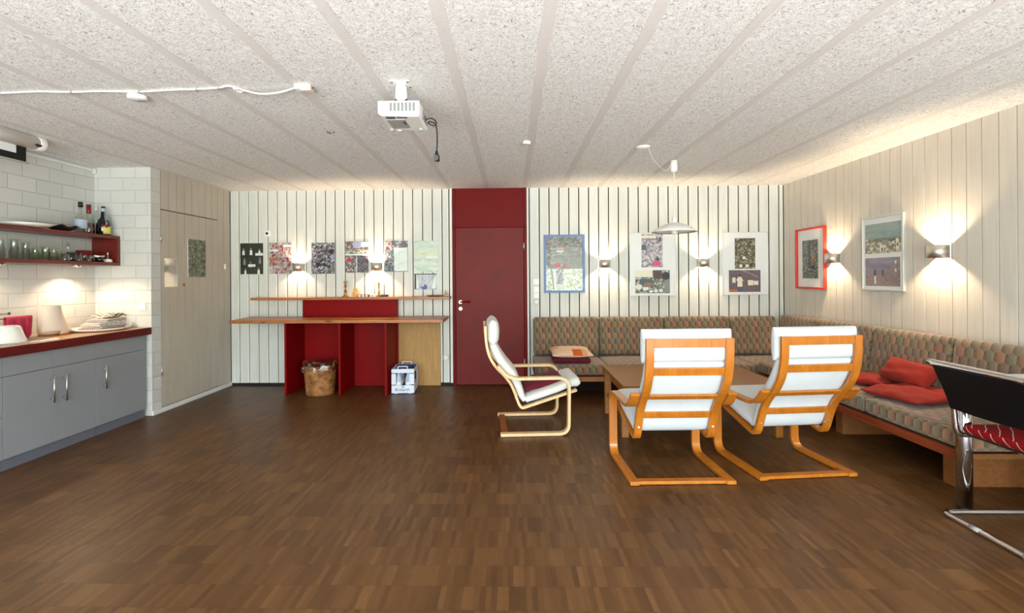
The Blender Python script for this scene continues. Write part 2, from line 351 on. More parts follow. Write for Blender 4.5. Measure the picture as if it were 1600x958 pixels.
    def slab(s, sx, sy, sz, r=.03, puff=.012, n=10, tuft=None, m=0, mat=None):
        """foam cushion block centred at the origin with rounded edges and a slight crown on +-z"""
        tmp = bmesh.new(); bmesh.ops.create_cube(tmp, size=1.)
        bmesh.ops.subdivide_edges(tmp, edges=tmp.edges[:], cuts=n, use_grid_fill=True)
        vm = {}
        hx, hy, hz = sx/2, sy/2, sz/2
        for v in tmp.verts:
            q = Vector((v.co.x*sx, v.co.y*sy, v.co.z*sz))
            # push grid lines towards the borders so the rounding has vertices
            f = lambda c, h: math.copysign(h*(1-max(0., 1-abs(c/h))**1.6), c) if h else c
            q = Vector((f(q.x, hx), f(q.y, hy), f(q.z, hz)))
            inner = Vector((max(-hx+r, min(hx-r, q.x)), max(-hy+r, min(hy-r, q.y)), max(-hz+r, min(hz-r, q.z))))
            d = q-inner
            if d.length > 1e-6: q = inner+d.normalized()*min(r, d.length if d.length < r else r)
            u, w = q.x/hx, q.y/hy; q.z += math.copysign(puff*(1-u*u)*(1-w*w), q.z)*(1 if abs(q.z) > hz*.5 else 0)
            vm[v] = s.bm.verts.new(mat @ q if mat else q)
        for f in tmp.faces: s.face([vm[v] for v in f.verts], m, True)
        tmp.free(); return s
    def grid(s, fn, nu, nv, m=0, smooth=True):
        V = [[s.bm.verts.new(fn(i/nu, j/nv)) for j in range(nv+1)] for i in range(nu+1)]
        for i in range(nu):
            for j in range(nv): s.face([V[i][j], V[i+1][j], V[i+1][j+1], V[i][j+1]], m, smooth)
        return s

def obj(name, mb, mats, parent=None, bevel=0., loc=None, rot=None, solid=0., sub=0):
    me = bpy.data.meshes.new(name)
    bmesh.ops.recalc_face_normals(mb.bm, faces=mb.bm.faces[:]) if not getattr(mb, 'open', False) else None
    mb.bm.to_mesh(me); mb.bm.free()
    for m in (mats if isinstance(mats, (list, tuple)) else [mats]): me.materials.append(m)
    boxuv(me)
    o = bpy.data.objects.new(name, me); COL.objects.link(o)
    if parent: o.parent = parent
    if loc: o.location = loc
    if rot: o.rotation_euler = rot
    if solid:
        md = o.modifiers.new('thickness', 'SOLIDIFY'); md.thickness = solid; md.offset = 0
    if bevel:
        md = o.modifiers.new('edges', 'BEVEL'); md.width = bevel; md.segments = 2; md.limit_method = 'ANGLE'; md.angle_limit = .6
    if sub:
        md = o.modifiers.new('smooth', 'SUBSURF'); md.levels = md.render_levels = sub
    return o

def tag(o, label, cat, group=None, kind=None):
    o['label'] = label; o['category'] = cat
    if group: o['group'] = group
    if kind: o['kind'] = kind
    return o
def thing(name, label, cat, loc=(0, 0, 0), rz=0., group=None):
    o = bpy.data.objects.new(name, None); COL.objects.link(o); o.location = loc; o.rotation_euler = (0, 0, rz); o.empty_display_size = .05
    return tag(o, label, cat, group)
def struct(o, label=None):
    o['kind'] = 'structure'
    if label: o['label'] = label
    return o
def dup(root, loc, rz=None, label=None):
    def cp(o, par):
        c = o.copy(); COL.objects.link(c)
        if par: c.parent = par
        for ch in list(o.children): cp(ch, c)
        return c
    r = cp(root, None); r.location = loc
    if rz is not None: r.rotation_euler = (0, 0, rz)
    if label: r['label'] = label
    return r

# ------------------------------------------------------------------ the room
struct(obj('floor', MB().box(XK-.2, XR+.1, YF-.2, .1, -.1, 0), M['floor']), 'brown mosaic parquet floor of short parallel strips')
struct(obj('ceiling', MB().box(XK-.2, XR+.1, YF-.2, .1, H, H+.1), M['ceiling']), 'white wood-wool board ceiling with smooth grey joint stripes')

def boards(name, ax, fixed, a0, a1, z0, z1, gapw, tong, mats, out, phase=0.):
    """upright boards on a dark backing; ax = running axis (0 x, 1 y); out = direction of the room"""
    mb = MB(); t = .018
    phase -= PB if phase > 0 else 0.
    def bx(u0, u1, d0, d1, za, zb, m):
        if ax == 0: mb.box(u0, u1, fixed+out*d0, fixed+out*d1, za, zb, m)
        else: mb.box(fixed+out*d0, fixed+out*d1, u0, u1, za, zb, m)
    bx(a0-(.05 if a0 > YF+1 or ax == 0 else 0), a1+.05, -.06, -.02, z0, z1, 2)
    n = int(math.ceil((a1-a0)/PB)); u = a0+phase
    while u < a1-1e-4:
        e = min(u+PB, a1); s = max(u, a0)
        rnd = random.uniform(-.0015, .0015)
        bx(s+gapw/2, max(s+gapw/2+.001, e-gapw/2-tong), -.018, 0.+rnd, z0, z1, 0)
        if tong and e-gapw/2-tong > s: bx(e-gapw/2-tong-.001, e-gapw/2, -.018, -.007, z0, z1, 1)
        u += PB
    return struct(obj(name, mb, mats, bevel=.0))
DX0, DX1 = -.745, .188                       # red door opening
bw = [M['board'], M['tongue'], M['gap']]
wb = MB()
boards('wall_back', 0, 0., XL, DX0-.045, .03, H, .013, .012, bw, -1, -.012)['label'] = 'white upright boarded wall left of the red door'
boards('wall_back', 0, 0., DX1+.03, XR, .03, H, .013, .012, bw, -1, -.116)['label'] = 'white upright boarded wall right of the red door'
boards('wall_right', 1, XR, YF, 0, 0., H, .0075, .0, [M['boardr'], M['tongue'], M['gap']], -1, (-YF) % PB)['label'] = 'warm white upright boarded wall behind the long bench'
struct(obj('baseboard_back', MB().box(XL, DX0-.005, -.006, .02, 0, .032), M['darkstrip'], bevel=.002))  # dark strip along the foot of the boards left of the door
struct(obj('trim_1', MB().box(DX0-.036, DX0-.004, -.014, .02, .03, H), M['trim'], bevel=.002), 'narrow white upright strip left of the red door')
struct(obj('trim_2', MB().box(DX1+.004, DX1+.028, -.014, .02, 0., H), M['trim'], bevel=.002), 'narrow white upright strip right of the red door')
# boarded cupboard wall on the left: fixed boards above and beside a flush door
LB0 = YP+.145
mats_l = [M['boardl'], M['tongue'], M['gap']]
boards('wall_left', 1, XL, LB0, 0., 2.085, H, .009, .0, mats_l, 1, 0.)['label'] = 'cream boards above the flush cupboard door'
boards('wall_left', 1, XL, LB0+8*PB, 0., .05, 2.085, .009, .0, mats_l, 1, 0.)['label'] = 'cream boards between the cupboard door and the corner'
d2 = bpy.data.objects.new('door_2', None); COL.objects.link(d2); d2.location = (XL, LB0, 0); struct(d2, 'flush cream boarded cupboard door beside the brick pillar')
lf = MB(); lf.box(-.06, -.02, 0, 8*PB-.004, .05, 2.078, 1)
for k in range(8): lf.box(-.018, .001, k*PB+.0045, (k+1)*PB-.0045, .055, 2.075, 0)
obj('leaf', lf, [M['boardl'], M['gap']], d2)
for z in (1.78, .42): obj('hinge', MB().tube([(.006, -.008, z-.04), (.006, -.008, z+.04)], .007), M['steel'], d2)
obj('lock', MB().tube([(0, .345, 1.30), (.01, .345, 1.30)], .016, 16).tube([(.01, .345, 1.30), (.012, .345, 1.30)], .006, 8, 1), [M['brass'], M['black']], d2)
struct(obj('baseboard_left', MB().box(XL-.02, XL+.014, LB0-.14, 0, 0, .046), M['trim'], bevel=.003))
# kitchen wall and pillar
struct(obj('wall_kitchen', MB().box(XK-.1, XK, YF, YP+.2, 0, H), M['brick']), 'white painted brick wall behind the kitchen counter')
struct(obj('wall_pillar', MB().box(XK, XL+.002, YP, LB0-.006, 0, H), M['brick'], bevel=.004), 'white painted brick pillar at the end of the counter')
# window wall behind the camera: three big panes of daylight
fr = MB(); W0, W1 = -3.1, XR-.15
fr.box(XK, W0, YF-.12, YF, 0, H); fr.box(W1, XR, YF-.12, YF, 0, H); fr.box(W0, W1, YF-.12, YF, 2.3, H); fr.box(W0, W1, YF-.12, YF, 0, .06)
struct(obj('wall_front', fr, M['whitepaint']))
nw = 3
for k in range(nw):
    a, b = W0+(W1-W0)*k/nw, W0+(W1-W0)*(k+1)/nw
    w = MB(); t_ = .05
    w.box(a, a+t_, YF-.09, YF-.03, .06, 2.3); w.box(b-t_, b, YF-.09, YF-.03, .06, 2.3); w.box(a, b, YF-.09, YF-.03, .06, .11); w.box(a, b, YF-.09, YF-.03, 2.25, 2.3)
    struct(obj('window_%d' % (k+1), w, M['whitepaint'], bevel=.003))

# unseen shell added behind the boarding against light leaking in at corners
struct(obj('wall_shell_back', MB().box(XL-.3, XR+.3, .065, .2, -.1, H+.1), M['gap']))
struct(obj('wall_shell_right', MB().box(XR+.062, XR+.2, YF-.2, .2, -.1, H+.1), M['gap']))
struct(obj('wall_shell_left', MB().box(XL-.3, XL-.062, LB0-.004, .2, -.1, H+.1), M['gap']))
# red door
d1 = bpy.data.objects.new('door_1', None); COL.objects.link(d1); struct(d1, 'dark red door with red panel above, in the boarded back wall')
f_ = MB(); f_.box(DX0, DX0+.036, -.02, .06, 0, H); f_.box(DX1-.036, DX1, -.02, .06, 0, H); f_.box(DX0, DX1, -.02, .06, 1.984, 2.0)
obj('frame', f_, M['redframe'], d1, bevel=.003)
obj('transom_panel', MB().box(DX0+.036, DX1-.036, -.008, .03, 2.0, H), M['redframe'], d1)
leaf = obj('leaf', MB().box(DX0+.039, DX1-.039, -.024, .02, .008, 1.981), M['reddoor'], d1, bevel=.003)
hx = DX0+.098
h = obj('handle', MB().tube(fillet([(hx, -.024, 1.05), (hx, -.072, 1.05), (hx+.125, -.072, 1.053)], .018), .011), M['redpanel'], leaf); h['label'] = 'dark red lever'
obj('rosette', MB().tube([(hx, -.024, 1.05), (hx, -.034, 1.05)], .021, 20), M['chrome'], leaf)
obj('keyhole_rosette', MB().tube([(hx, -.024, .966), (hx, -.033, .966)], .02, 20).tube([(hx, -.032, .966), (hx, -.035, .966)], .007, 8, 1), [M['chrome'], M['black']], leaf)
for z in (1.742, .29): obj('hinge', MB().tube([(DX1-.036, -.03, z-.045), (DX1-.036, -.03, z+.045)], .009), M['steel'], d1)

# ------------------------------------------------------------------ pictures and posters
RGB = lambda *a: lin(*a)
C_ = {
 'dk': collage('dark_green_print', [RGB(18, 30, 20), RGB(30, 42, 30), RGB(44, 52, 42)], 14, 1, cells=False),
 'pink': collage('crowd_print_red_and_white', [RGB(70, 36, 44), RGB(136, 60, 70), RGB(178, 150, 148), RGB(206, 192, 190), RGB(120, 112, 110), RGB(186, 172, 170)], 42, 2, (1, 1)),
 'crowd': collage('dense_crowd_print', [RGB(22, 22, 30), RGB(44, 40, 54), RGB(92, 80, 86), RGB(150, 150, 158), RGB(56, 48, 58), RGB(190, 192, 196)], 52, 3),
 'coll': collage('grey_red_snapshot_print', [RGB(48, 52, 52), RGB(92, 96, 94), RGB(130, 60, 64), RGB(180, 182, 182), RGB(90, 92, 100)], 46, 4),
 'coll2': collage('dark_snapshot_print', [RGB(36, 34, 44), RGB(74, 66, 82), RGB(120, 112, 120), RGB(60, 56, 66)], 60, 5),
 'slate': collage('slate_blue_snapshot_print', [RGB(40, 50, 62), RGB(82, 96, 110), RGB(160, 176, 184), RGB(60, 70, 84), RGB(120, 84, 98)], 50, 6),
 'sketch': collage('pale_green_sketch_print', [RGB(96, 110, 106), RGB(206, 220, 212), RGB(224, 234, 226), RGB(180, 210, 200)], 30, 7, cells=False),
 'sea': collage('pale_sea_green_print', [RGB(120, 150, 144), RGB(160, 184, 176), RGB(196, 210, 196), RGB(214, 222, 206)], 16, 8, (.5, 2), False),
 'sea2': collage('pale_sand_print', [RGB(150, 172, 158), RGB(200, 206, 170), RGB(206, 216, 200)], 14, 9, (.4, 2), False),
 'mono': collage('grey_drapery_print', [RGB(30, 34, 36), RGB(120, 126, 128), RGB(196, 204, 208), RGB(80, 86, 88)], 26, 10, (2, .5), False),
 'green': collage('foliage_print', [RGB(36, 46, 34), RGB(62, 80, 58), RGB(110, 122, 96), RGB(96, 86, 76), RGB(140, 146, 130)], 44, 11),
 'market': collage('wide_layered_landscape_print', [RGB(28, 36, 28), RGB(72, 78, 66), RGB(128, 124, 114), RGB(56, 74, 54), RGB(168, 164, 156), RGB(118, 98, 90)], 46, 12, (.6, 1.6)),
 'bright': collage('painted_window_reflection', [RGB(130, 150, 110), RGB(178, 196, 168), RGB(222, 232, 220), RGB(240, 244, 238), RGB(160, 180, 120)], 40, 13),  # daylight and greenery reflected in the blue picture's glass, painted as colour
 'lilac': collage('lilac_street_print', [RGB(66, 62, 74), RGB(126, 116, 134), RGB(172, 164, 174), RGB(206, 200, 200), RGB(110, 106, 116)], 40, 14),
 'table': collage('meal_table_print', [RGB(34, 40, 36), RGB(70, 80, 66), RGB(120, 122, 104), RGB(190, 192, 180), RGB(60, 60, 60)], 40, 15),
 'tree': collage('dark_leafy_print', [RGB(34, 40, 26), RGB(58, 64, 42), RGB(112, 110, 86), RGB(84, 70, 48), RGB(170, 168, 146)], 54, 16),
 'dusk': collage('dusk_scene_print', [RGB(52, 46, 54), RGB(84, 74, 84), RGB(112, 96, 104), RGB(70, 66, 78)], 24, 17, cells=False),
 'wood': collage('woodland_print', [RGB(26, 32, 32), RGB(56, 66, 62), RGB(108, 112, 104), RGB(72, 82, 70), RGB(150, 140, 130)], 50, 18),
 'sky': collage('teal_sky_print', [RGB(96, 134, 134), RGB(120, 150, 148), RGB(150, 168, 164)], 5, 19, (.6, 2), False),
 'town': collage('hillside_town_print', [RGB(66, 62, 48), RGB(120, 112, 92), RGB(200, 190, 168), RGB(96, 104, 86), RGB(222, 214, 196)], 46, 20, (.7, 1.2)),
 'violet': collage('violet_evening_print', [RGB(92, 82, 100), RGB(124, 112, 136), RGB(150, 142, 166)], 7, 21, (.6, 2), False),
 'gnd': collage('brown_violet_ground_print', [RGB(74, 58, 66), RGB(116, 98, 104), RGB(150, 128, 122), RGB(86, 70, 90)], 22, 22, cells=False),
}
P_ = {k: paint('print_ink_'+k, c, .4, .05) for k, c in dict(cream=RGB(226, 220, 200), white=RGB(222, 228, 226), red=RGB(178, 30, 40), magenta=RGB(206, 60, 120), blue=RGB(60, 70, 150), skin=RGB(170, 130, 104), dkbrown=RGB(70, 36, 34), jeans=RGB(74, 88, 112), teal=RGB(50, 84, 88), black=RGB(24, 24, 26), ochre=RGB(176, 96, 40), grey=RGB(130, 132, 130), green=RGB(126, 160, 90), lav=RGB(150, 156, 190)).items()}
def ell(cx, cy, rx, ry, n=12): return [(cx+rx*math.cos(2*math.pi*k/n), cy+ry*math.sin(2*math.pi*k/n)) for k in range(n)]
def rc(a, b, c, d): return [(a, b), (c, b), (c, d), (a, d)]
def fig(cx, cy, s, body, out):
    """a small standing figure printed in a photo"""
    out.append(([(cx-.5*s, cy), (cx+.5*s, cy), (cx+.42*s, cy+1.3*s), (cx-.42*s, cy+1.3*s)], body)); out.append((ell(cx, cy+1.65*s, .26*s, .34*s), 'skin'))
def art(mb, w, h, d, shapes, mats, idx):
    """flat printed shapes in sheet fractions, slightly proud of a sheet whose front is at y = -d"""
    for i, (pts, key) in enumerate(shapes):
        m = C_.get(key) or P_.get(key) or M[key]
        if m not in mats: mats.append(m)
        k = mats.index(m); y = -d-.0004-.00004*i
        vs = [mb.bm.verts.new(((p[0]-.5)*w, y, (p[1]-.5)*h)) for p in pts]; mb.face(vs, k)
def hang(root, wall):
    if wall == 'R': root.rotation_euler = (0, 0, -math.pi/2)
    if wall == 'L': root.rotation_euler = (0, 0, math.pi/2)
def poster(label, x, z, w, h, base, shapes, wall='B', y=0., tilt=0., group=None):
    mb = MB(); mats = [M['paper']]; mb.box(-w/2, w/2, -.006, -.001, -h/2, h/2, 0); mb.open = True
    art(mb, w, h, .006, [(rc(0, 0, 1, 1), base)]+shapes, mats, 1)
    o = obj('poster', mb, mats, loc=(x, y, z)); hang(o, wall)
    if tilt: o.rotation_euler.rotate_axis('Y', tilt)
    return tag(o, label, 'poster', group)
G1 = 'photo posters above the bar counter'
s = []
for cx, cy, r, b in [(.14, .68, .13, 'white'), (.47, .68, .14, 'white'), (.84, .68, .12, 'white'), (.18, .36, .13, 'grey'), (.86, .40, .13, 'grey'), (.45, .27, .12, 'ochre'), (.22, .06, .11, 'cream'), (.8, .06, .13, 'white')]: fig(cx, cy-.06, r*.85, b, s)
s += [(rc(.66, .60, .99, .68), 'white'), (rc(.34, .24, .66, .32), 'white'), (rc(.0, .3, .02, 1), 'black')]
poster('dark green photo poster with rows of small white figures, left end above the bar', -3.314, 1.617, .295, .395, 'dk', s, group=G1)
poster('red and white crowd photo poster touching the left sconce', -2.946, 1.62, .29, .396, 'pink', [(rc(.02, .72, .4, .78), 'white'), (rc(.02, .42, .42, .5), 'ochre'), (rc(.62, .86, .98, .93), 'white')], group=G1)
poster('dark blue-black dense crowd photo poster right of the left sconce', -2.397, 1.615, .297, .395, 'crowd', [(ell(.86, .72, .1, .08), 'black'), (rc(.84, .42, .97, .62), 'lav'), (ell(.3, .3, .1, .07), 'black'), (ell(.55, .3, .08, .06), 'black')], group=G1)
poster('four-picture poster with blue sky strip, left of the right sconce', -1.963, 1.628, .298, .398, 'coll', [(rc(.0, .62, .34, .98), 'coll'), (rc(.34, .78, .68, .98), 'lav'), (rc(.68, .82, 1, .98), 'white'), (rc(.1, .74, .98, .62), 'town'), (rc(0, .55, 1, .60), 'white'), (rc(.5, .02, .99, .54), 'coll2'), (rc(.48, .0, .51, .55), 'white'), (ell(.16, .4, .12, .06), 'red')], group=G1)
poster('poster with pale green line drawing over slate photos, right of the right sconce', -1.46, 1.633, .293, .392, 'slate', [(rc(.0, .72, .3, .98), 'pink'), (rc(.4, .02, .98, .76), 'sketch'), (rc(.4, .76, .98, .775), 'white')], group=G1)
poster('pale sea-green striped photo poster left of the red door', -1.082, 1.628, .296, .398, 'sea', [(rc(0, .73, 1, .745), 'white'), (rc(0, .5, 1, .74), 'sea2'), (rc(0, .49, 1, .5), 'white'), (rc(.5, .44, 1, .49), 'white')], group=G1)
poster('small grey drapery photo print hung below the sea-green poster', -1.093, 1.308, .287, .205, 'mono', [(rc(.02, .05, .1, .98), 'black'), ([(.1, .1), (.18, .12), (.14, .95), (.1, .95)], 'white'), ([(.78, .1), (.95, .1), (.95, .9)], 'white'), (ell(.45, .13, .15, .11), 'blue'), (ell(.5, .25, .07, .08), 'blue'), (rc(.2, .2, .42, .95), 'mono'), (rc(0, .94, 1, 1), 'black')], group=G1)
poster('green foliage photo poster pinned on the boarded cupboard door', -.682, 1.598, .312, .425, 'green', [(rc(.53, .02, .55, .98), 'grey'), (rc(.02, .68, .98, .69), 'grey'), (rc(.02, .36, .98, .37), 'grey')], 'L', 0.)
po = [o for o in bpy.data.objects if o.name.startswith('poster')][-1]; po.location = (XL+.001, -.682, 1.598)
# clear sleeve on the cupboard door
sl = thing('document_sleeve', 'clear plastic sleeve holding pinkish paper on the cupboard door', 'sleeve', (XL+.002, -1.115, 1.43)); hang(sl, 'L')
obj('sleeve', MB().box(-.10, .10, -.004, -.0025, -.15, .15), M['film'], sl)
obj('paper', MB().box(-.085, .06, -.0022, -.0008, -.145, -.01), paint('pinkish_paper', lin(214, 190, 178), .6), sl)
obj('note', MB().box(-.07, .05, -.0022, -.0008, .08, .125), M['paper'], sl)

def picture(label, name, w, h, fw, fm, shapes, x, y, z, wall, glass=True, depth=.018, base='mat'):
    r = thing(name, label, 'picture', (x, y, z)); hang(r, wall)
    f = MB(); f.box(-w/2, w/2, -depth, -.001, h/2-fw, h/2); f.box(-w/2, w/2, -depth, -.001, -h/2, -h/2+fw); f.box(-w/2, -w/2+fw, -depth, -.001, -h/2+fw, h/2-fw); f.box(w/2-fw, w/2, -depth, -.001, -h/2+fw, h/2-fw)
    obj('frame', f, fm, r, bevel=.0015)
    iw, ih = w-2*fw, h-2*fw
    mb = MB(); mats = [M[base]]; mb.box(-iw/2, iw/2, -.008, -.001, -ih/2, ih/2); mb.open = True
    obj('mount', mb, mats, r)
    for nm, rect, key, sh in shapes:
        pw, ph = (rect[2]-rect[0])*w, (rect[3]-rect[1])*h; cx, cz = ((rect[0]+rect[2])/2-.5)*w, ((rect[1]+rect[3])/2-.5)*h
        b = MB(); b.open = True; mats = [M['paper']]; b.box(-pw/2, pw/2, -.0092, -.0078, -ph/2, ph/2)
        art(b, pw, ph, .0092, [(rc(0, 0, 1, 1), key)]+sh, mats, 1)
        obj('photo', b, mats, r, loc=(cx, 0, cz))
    if glass:
        g = NT('picture_glass_'+name+str(round(x*10))); tr = g.n('ShaderNodeBsdfTransparent'); gl = g.n('ShaderNodeBsdfGlossy'); gl.inputs['Roughness'].default_value = .02
        fz = g.n('ShaderNodeLayerWeight'); fz.inputs[0].default_value = .5; fv = g.math('MULTIPLY_ADD', g.math('POWER', fz.outputs['Facing'], 4.), .5, .006); mx = g.n('ShaderNodeMixShader'); g.set(mx.inputs[0], fv); g.t.links.new(tr.outputs[0], mx.inputs[1]); g.t.links.new(gl.outputs[0], mx.inputs[2]); g.t.links.new(mx.outputs[0], g.out.inputs[0])
        obj('glass_pane', MB().box(-iw/2, iw/2, -.0135, -.0115, -ih/2, ih/2), g.m, r)
    return r
picture('blue-framed picture of layered terraces above a painted window and greenery reflection, beside the red door', 'framed_picture', .512, .728, .028, M['bluef'], [
    ('photo', (.056, .41, .944, .96), 'market', [(rc(.28, .53, .48, .57), 'cream'), (ell(.3, .12, .09, .07), 'red'), (ell(.53, .11, .06, .06), 'red'), (ell(.42, .62, .07, .06), 'skin'), (ell(.62, .95, .12, .05), 'green'), ([(0, .72), (.5, .70), (1, .76), (1, .78), (.5, .73), (0, .75)], 'grey'), ([(.2, .42), (.8, .47), (.8, .49), (.2, .45)], 'grey'), ([(.1, .18), (.8, .22), (.8, .24), (.1, .2)], 'grey')]),
    ('photo', (.056, .04, .944, .408), 'bright', [([(.12, 1), (.17, 1), (.22, .02), (.19, .02)], 'grey'), (rc(.22, .02, .27, 1), 'white'), (rc(.27, .3, .47, 1), 'lilac'), (rc(.28, .05, .5, .3), 'sea')])],  # lower half paints the reflection seen in the glass
    .66, 0, 1.522, 'B')
picture('frameless white picture with lilac street photo and table photo, behind the pendant lamp', 'framed_picture', .572, .79, .006, M['silver'], [
    ('photo', (.26, .45, .72, .975), 'lilac', [(ell(.72, .12, .2, .09), 'magenta'), (rc(.0, .88, .7, .96), 'cream'), (rc(.85, .78, .92, .92), 'dkbrown'), (rc(0, .52, .22, .68), 'teal'), (ell(.75, .25, .07, .05), 'black')]),
    ('photo', (.12, .04, .87, .405), 'table', [(rc(.0, .7, .5, 1), 'cream'), (rc(.52, .62, .75, 1), 'dkbrown'), (rc(.12, .4, .5, .62), 'teal'), (rc(.28, .36, .48, .46), 'ochre'), (ell(.88, .75, .12, .18), 'black'), (rc(.84, .03, .99, .58), 'grey'), (rc(.22, .13, .38, .27), 'white'), (ell(.1, .28, .1, .12), 'cream'), (ell(.46, .08, .06, .06), 'white'), (ell(.6, .1, .06, .07), 'white'), (ell(.74, .12, .06, .08), 'white')])],
    1.76, 0, 1.507, 'B', depth=.014)
picture('frameless white picture with leafy photo above a scene with a yellow-shirted figure', 'framed_picture', .568, .786, .006, M['silver'], [
    ('photo', (.275, .415, .72, .9), 'tree', [(ell(.45, .36, .08, .05), 'cream'), (ell(.3, .1, .08, .05), 'cream'), (ell(.6, .1, .09, .05), 'cream'), (ell(.12, .38, .13, .05), 'grey'), (ell(.48, .22, .2, .04), 'grey')]),
    ('photo', (.145, .05, .83, .395), 'dusk', [([(.27, .24), (.43, .24), (.42, .5), (.46, .5), (.38, .72), (.32, .72), (.23, .55), (.27, .5)], 'cream'), (rc(.28, 0, .42, .24), 'jeans'), (ell(.35, .74, .035, .06), 'dkbrown'), (rc(.11, .42, .21, .66), 'cream'), (rc(.6, .3, .77, .54), 'cream'), (rc(.78, .32, .93, .5), 'cream'), ([(.35, 1), (.5, 1), (.95, .7), (.95, .62)], 'gnd'), (rc(0, 0, .27, .12), 'ochre')])],
    2.902, 0, 1.507, 'B', depth=.014)
picture('red-framed portrait picture of a dark woodland photo on the right wall', 'framed_picture', .545, .69, .02, M['redpic'], [
    ('photo', (.2, .17, .74, .8), 'wood', [(rc(.42, .35, .52, 1), 'black'), (ell(.7, .55, .1, .06), 'skin'), (ell(.78, .62, .09, .05), 'grey'), (ell(.6, .62, .09, .06), 'grey'), (rc(.4, .25, .8, .33), 'black'), (ell(.8, .46, .08, .05), 'ochre')])],
    XR, -.571, 1.546, 'R', depth=.03)
picture('silver-framed picture of a hillside town above a violet evening street, right wall', 'framed_picture', .505, .685, .012, M['silver'], [
    ('photo', (.06, .5, .93, .90), 'sky', [(rc(0, 0, 1, .48), 'town'), (rc(.1, .38, .9, .5), 'green'), (rc(.42, .06, .6, .26), 'cream'), (rc(.47, .06, .51, .18), 'black'), (rc(.55, .06, .58, .18), 'black'), (rc(.48, .26, .66, .42), 'grey'), (rc(.86, .1, .93, .45), 'cream'), (rc(.88, .2, .92, .3), 'redcap')]),
    ('photo', (.06, .06, .90, .44), 'violet', [([(0, 0), (1, 0), (1, .95), (.7, .55), (.45, .4), (0, .4)], 'gnd'), (rc(.27, .08, .32, .36), 'white'), (rc(.26, .36, .32, .58), 'black'), (rc(.5, .36, .54, .56), 'black'), (rc(.56, .5, .68, .62), 'grey'), (rc(.86, .5, .9, .6), 'white'), (rc(.86, .78, .9, .88), 'white')])],
    XR, -1.657, 1.552, 'R', depth=.022)

# ------------------------------------------------------------------ wall sconces
def make_sconce(label, loc, wall):
    r = thing('wall_sconce', label, 'wall lamp', loc, 0, 'up and down wall sconces'); hang(r, wall)
    def arc(R, n=14): return [(-R, 0.)]+[(-R*math.cos(math.pi*k/n), -.045-R*.86*math.sin(math.pi*k/n)) for k in range(n+1)]+[(R, 0.)]
    o_, i_ = arc(.068), arc(.065); mb = MB(); n = len(o_)
    rings = []
    for k in range(n): rings.append([(o_[k][0], o_[k][1]-.001, -.052), (o_[k][0], o_[k][1]-.001, .052), (i_[k][0], i_[k][1]-.001, .052), (i_[k][0], i_[k][1]-.001, -.052)])
    mb.rings(rings, smooth=False); 
    sh = obj('shade', mb, M['sconce'], r)
    for f in sh.data.polygons: f.use_smooth = abs(f.normal.z) < .5
    obj('wall_plate', MB().box(-.03, .03, -.012, -.001, -.045, .045), M['white'], r, bevel=.002)
    obj('lamp_holder', MB().tube([(0, -.012, 0), (0, -.034, 0)], .012), M['white'], r)
    obj('bulb', MB().lathe([(.004, -.022), (.008, -.016), (.009, 0), (.008, .016), (.004, .022)], (0, -.045, 0), 12), M['bulb'], r)
    return r
SCN = [(-2.702, 0, 1.502, 'B', 'metal wall sconce between the red crowd and dark crowd posters'), (-1.701, 0, 1.502, 'B', 'metal wall sconce beside the pale green line drawing poster'),
       (1.157, 0, 1.516, 'B', 'metal wall sconce right of the blue-framed picture'), (2.376, 0, 1.519, 'B', 'metal wall sconce between the two frameless white pictures'),
       (XR, -.985, 1.528, 'R', 'metal wall sconce right of the red picture frame'), (XR, -2.275, 1.532, 'R', 'metal wall sconce on bare boards right of the silver-framed picture')]
s0 = None
for k, (x, y, z, w, lb) in enumerate(SCN):
    if s0 is None: s0 = make_sconce(lb, (x, y, z), w); c = s0
    else: c = dup(s0, (x, y, z), {'B': 0, 'R': -math.pi/2}[w], lb)
    ld = bpy.data.lights.new('sconce_light', 'POINT'); ld.energy = 12 if w == 'B' else (15 if k == 4 else 25); ld.color = (1, .74, .47); ld.shadow_soft_size = .012
    lo = bpy.data.objects.new('sconce_light', ld); COL.objects.link(lo); lo.parent = c; lo.location = (0, -.068, 0)
for o in bpy.data.objects:
    if o.name.startswith('bulb'): o.visible_shadow = True

# ------------------------------------------------------------------ small fittings on walls
t = thing('thermostat', 'small square sensor with black knob above the left posters', 'sensor', (-3.109, 0, 1.936))
obj('housing', MB().box(-.033, .033, -.016, -.001, -.036, .036), M['white'], t, bevel=.003); obj('knob', MB().tube([(0, -.016, 0), (0, -.026, 0)], .016, 16), M['black'], t)
t = thing('contact_switch', 'tiny white upright sensor on the cream boards in the left corner', 'sensor', (XL+.001, -.135, 1.515)); hang(t, 'L')
obj('housing', MB().box(-.011, .011, -.016, 0, -.032, .032), M['white'], t, bevel=.003); obj('indicator', MB().tube([(0, -.016, .015), (0, -.018, .015)], .004, 8), M['grey'], t)
def switch(label, loc, wall='B', kind='rocker'):
    t = thing('light_switch' if kind != 'socket' else 'wall_socket', label, 'switch' if kind != 'socket' else 'socket', loc); hang(t, wall)
    obj('plate', MB().box(-.036, .036, -.010, -.001, -.036, .036), M['white'] if kind != 'socket' else paint('cream_socket', lin(206, 204, 184), .4, .03), t, bevel=.003)
    if kind == 'rocker': obj('rocker', MB().box(-.026, .026, -.015, -.009, -.026, .026), M['white'], t, bevel=.003)
    elif kind == 'knob': obj('dial', MB().tube([(0, -.01, 0), (0, -.022, 0)], .02, 18), M['white'], t)
    else: obj('insert', MB().tube([(0, -.0095, 0), (0, -.012, 0)], .022, 18).tube([(-.009, -.011, 0), (-.009, -.0125, 0)], .003, 8, 1).tube([(.009, -.011, 0), (.009, -.0125, 0)], .003, 8, 1), [M['white'], M['black']], t)
switch('white rocker light switch on the brick pillar above the counter', (-3.683, YP, 1.09))
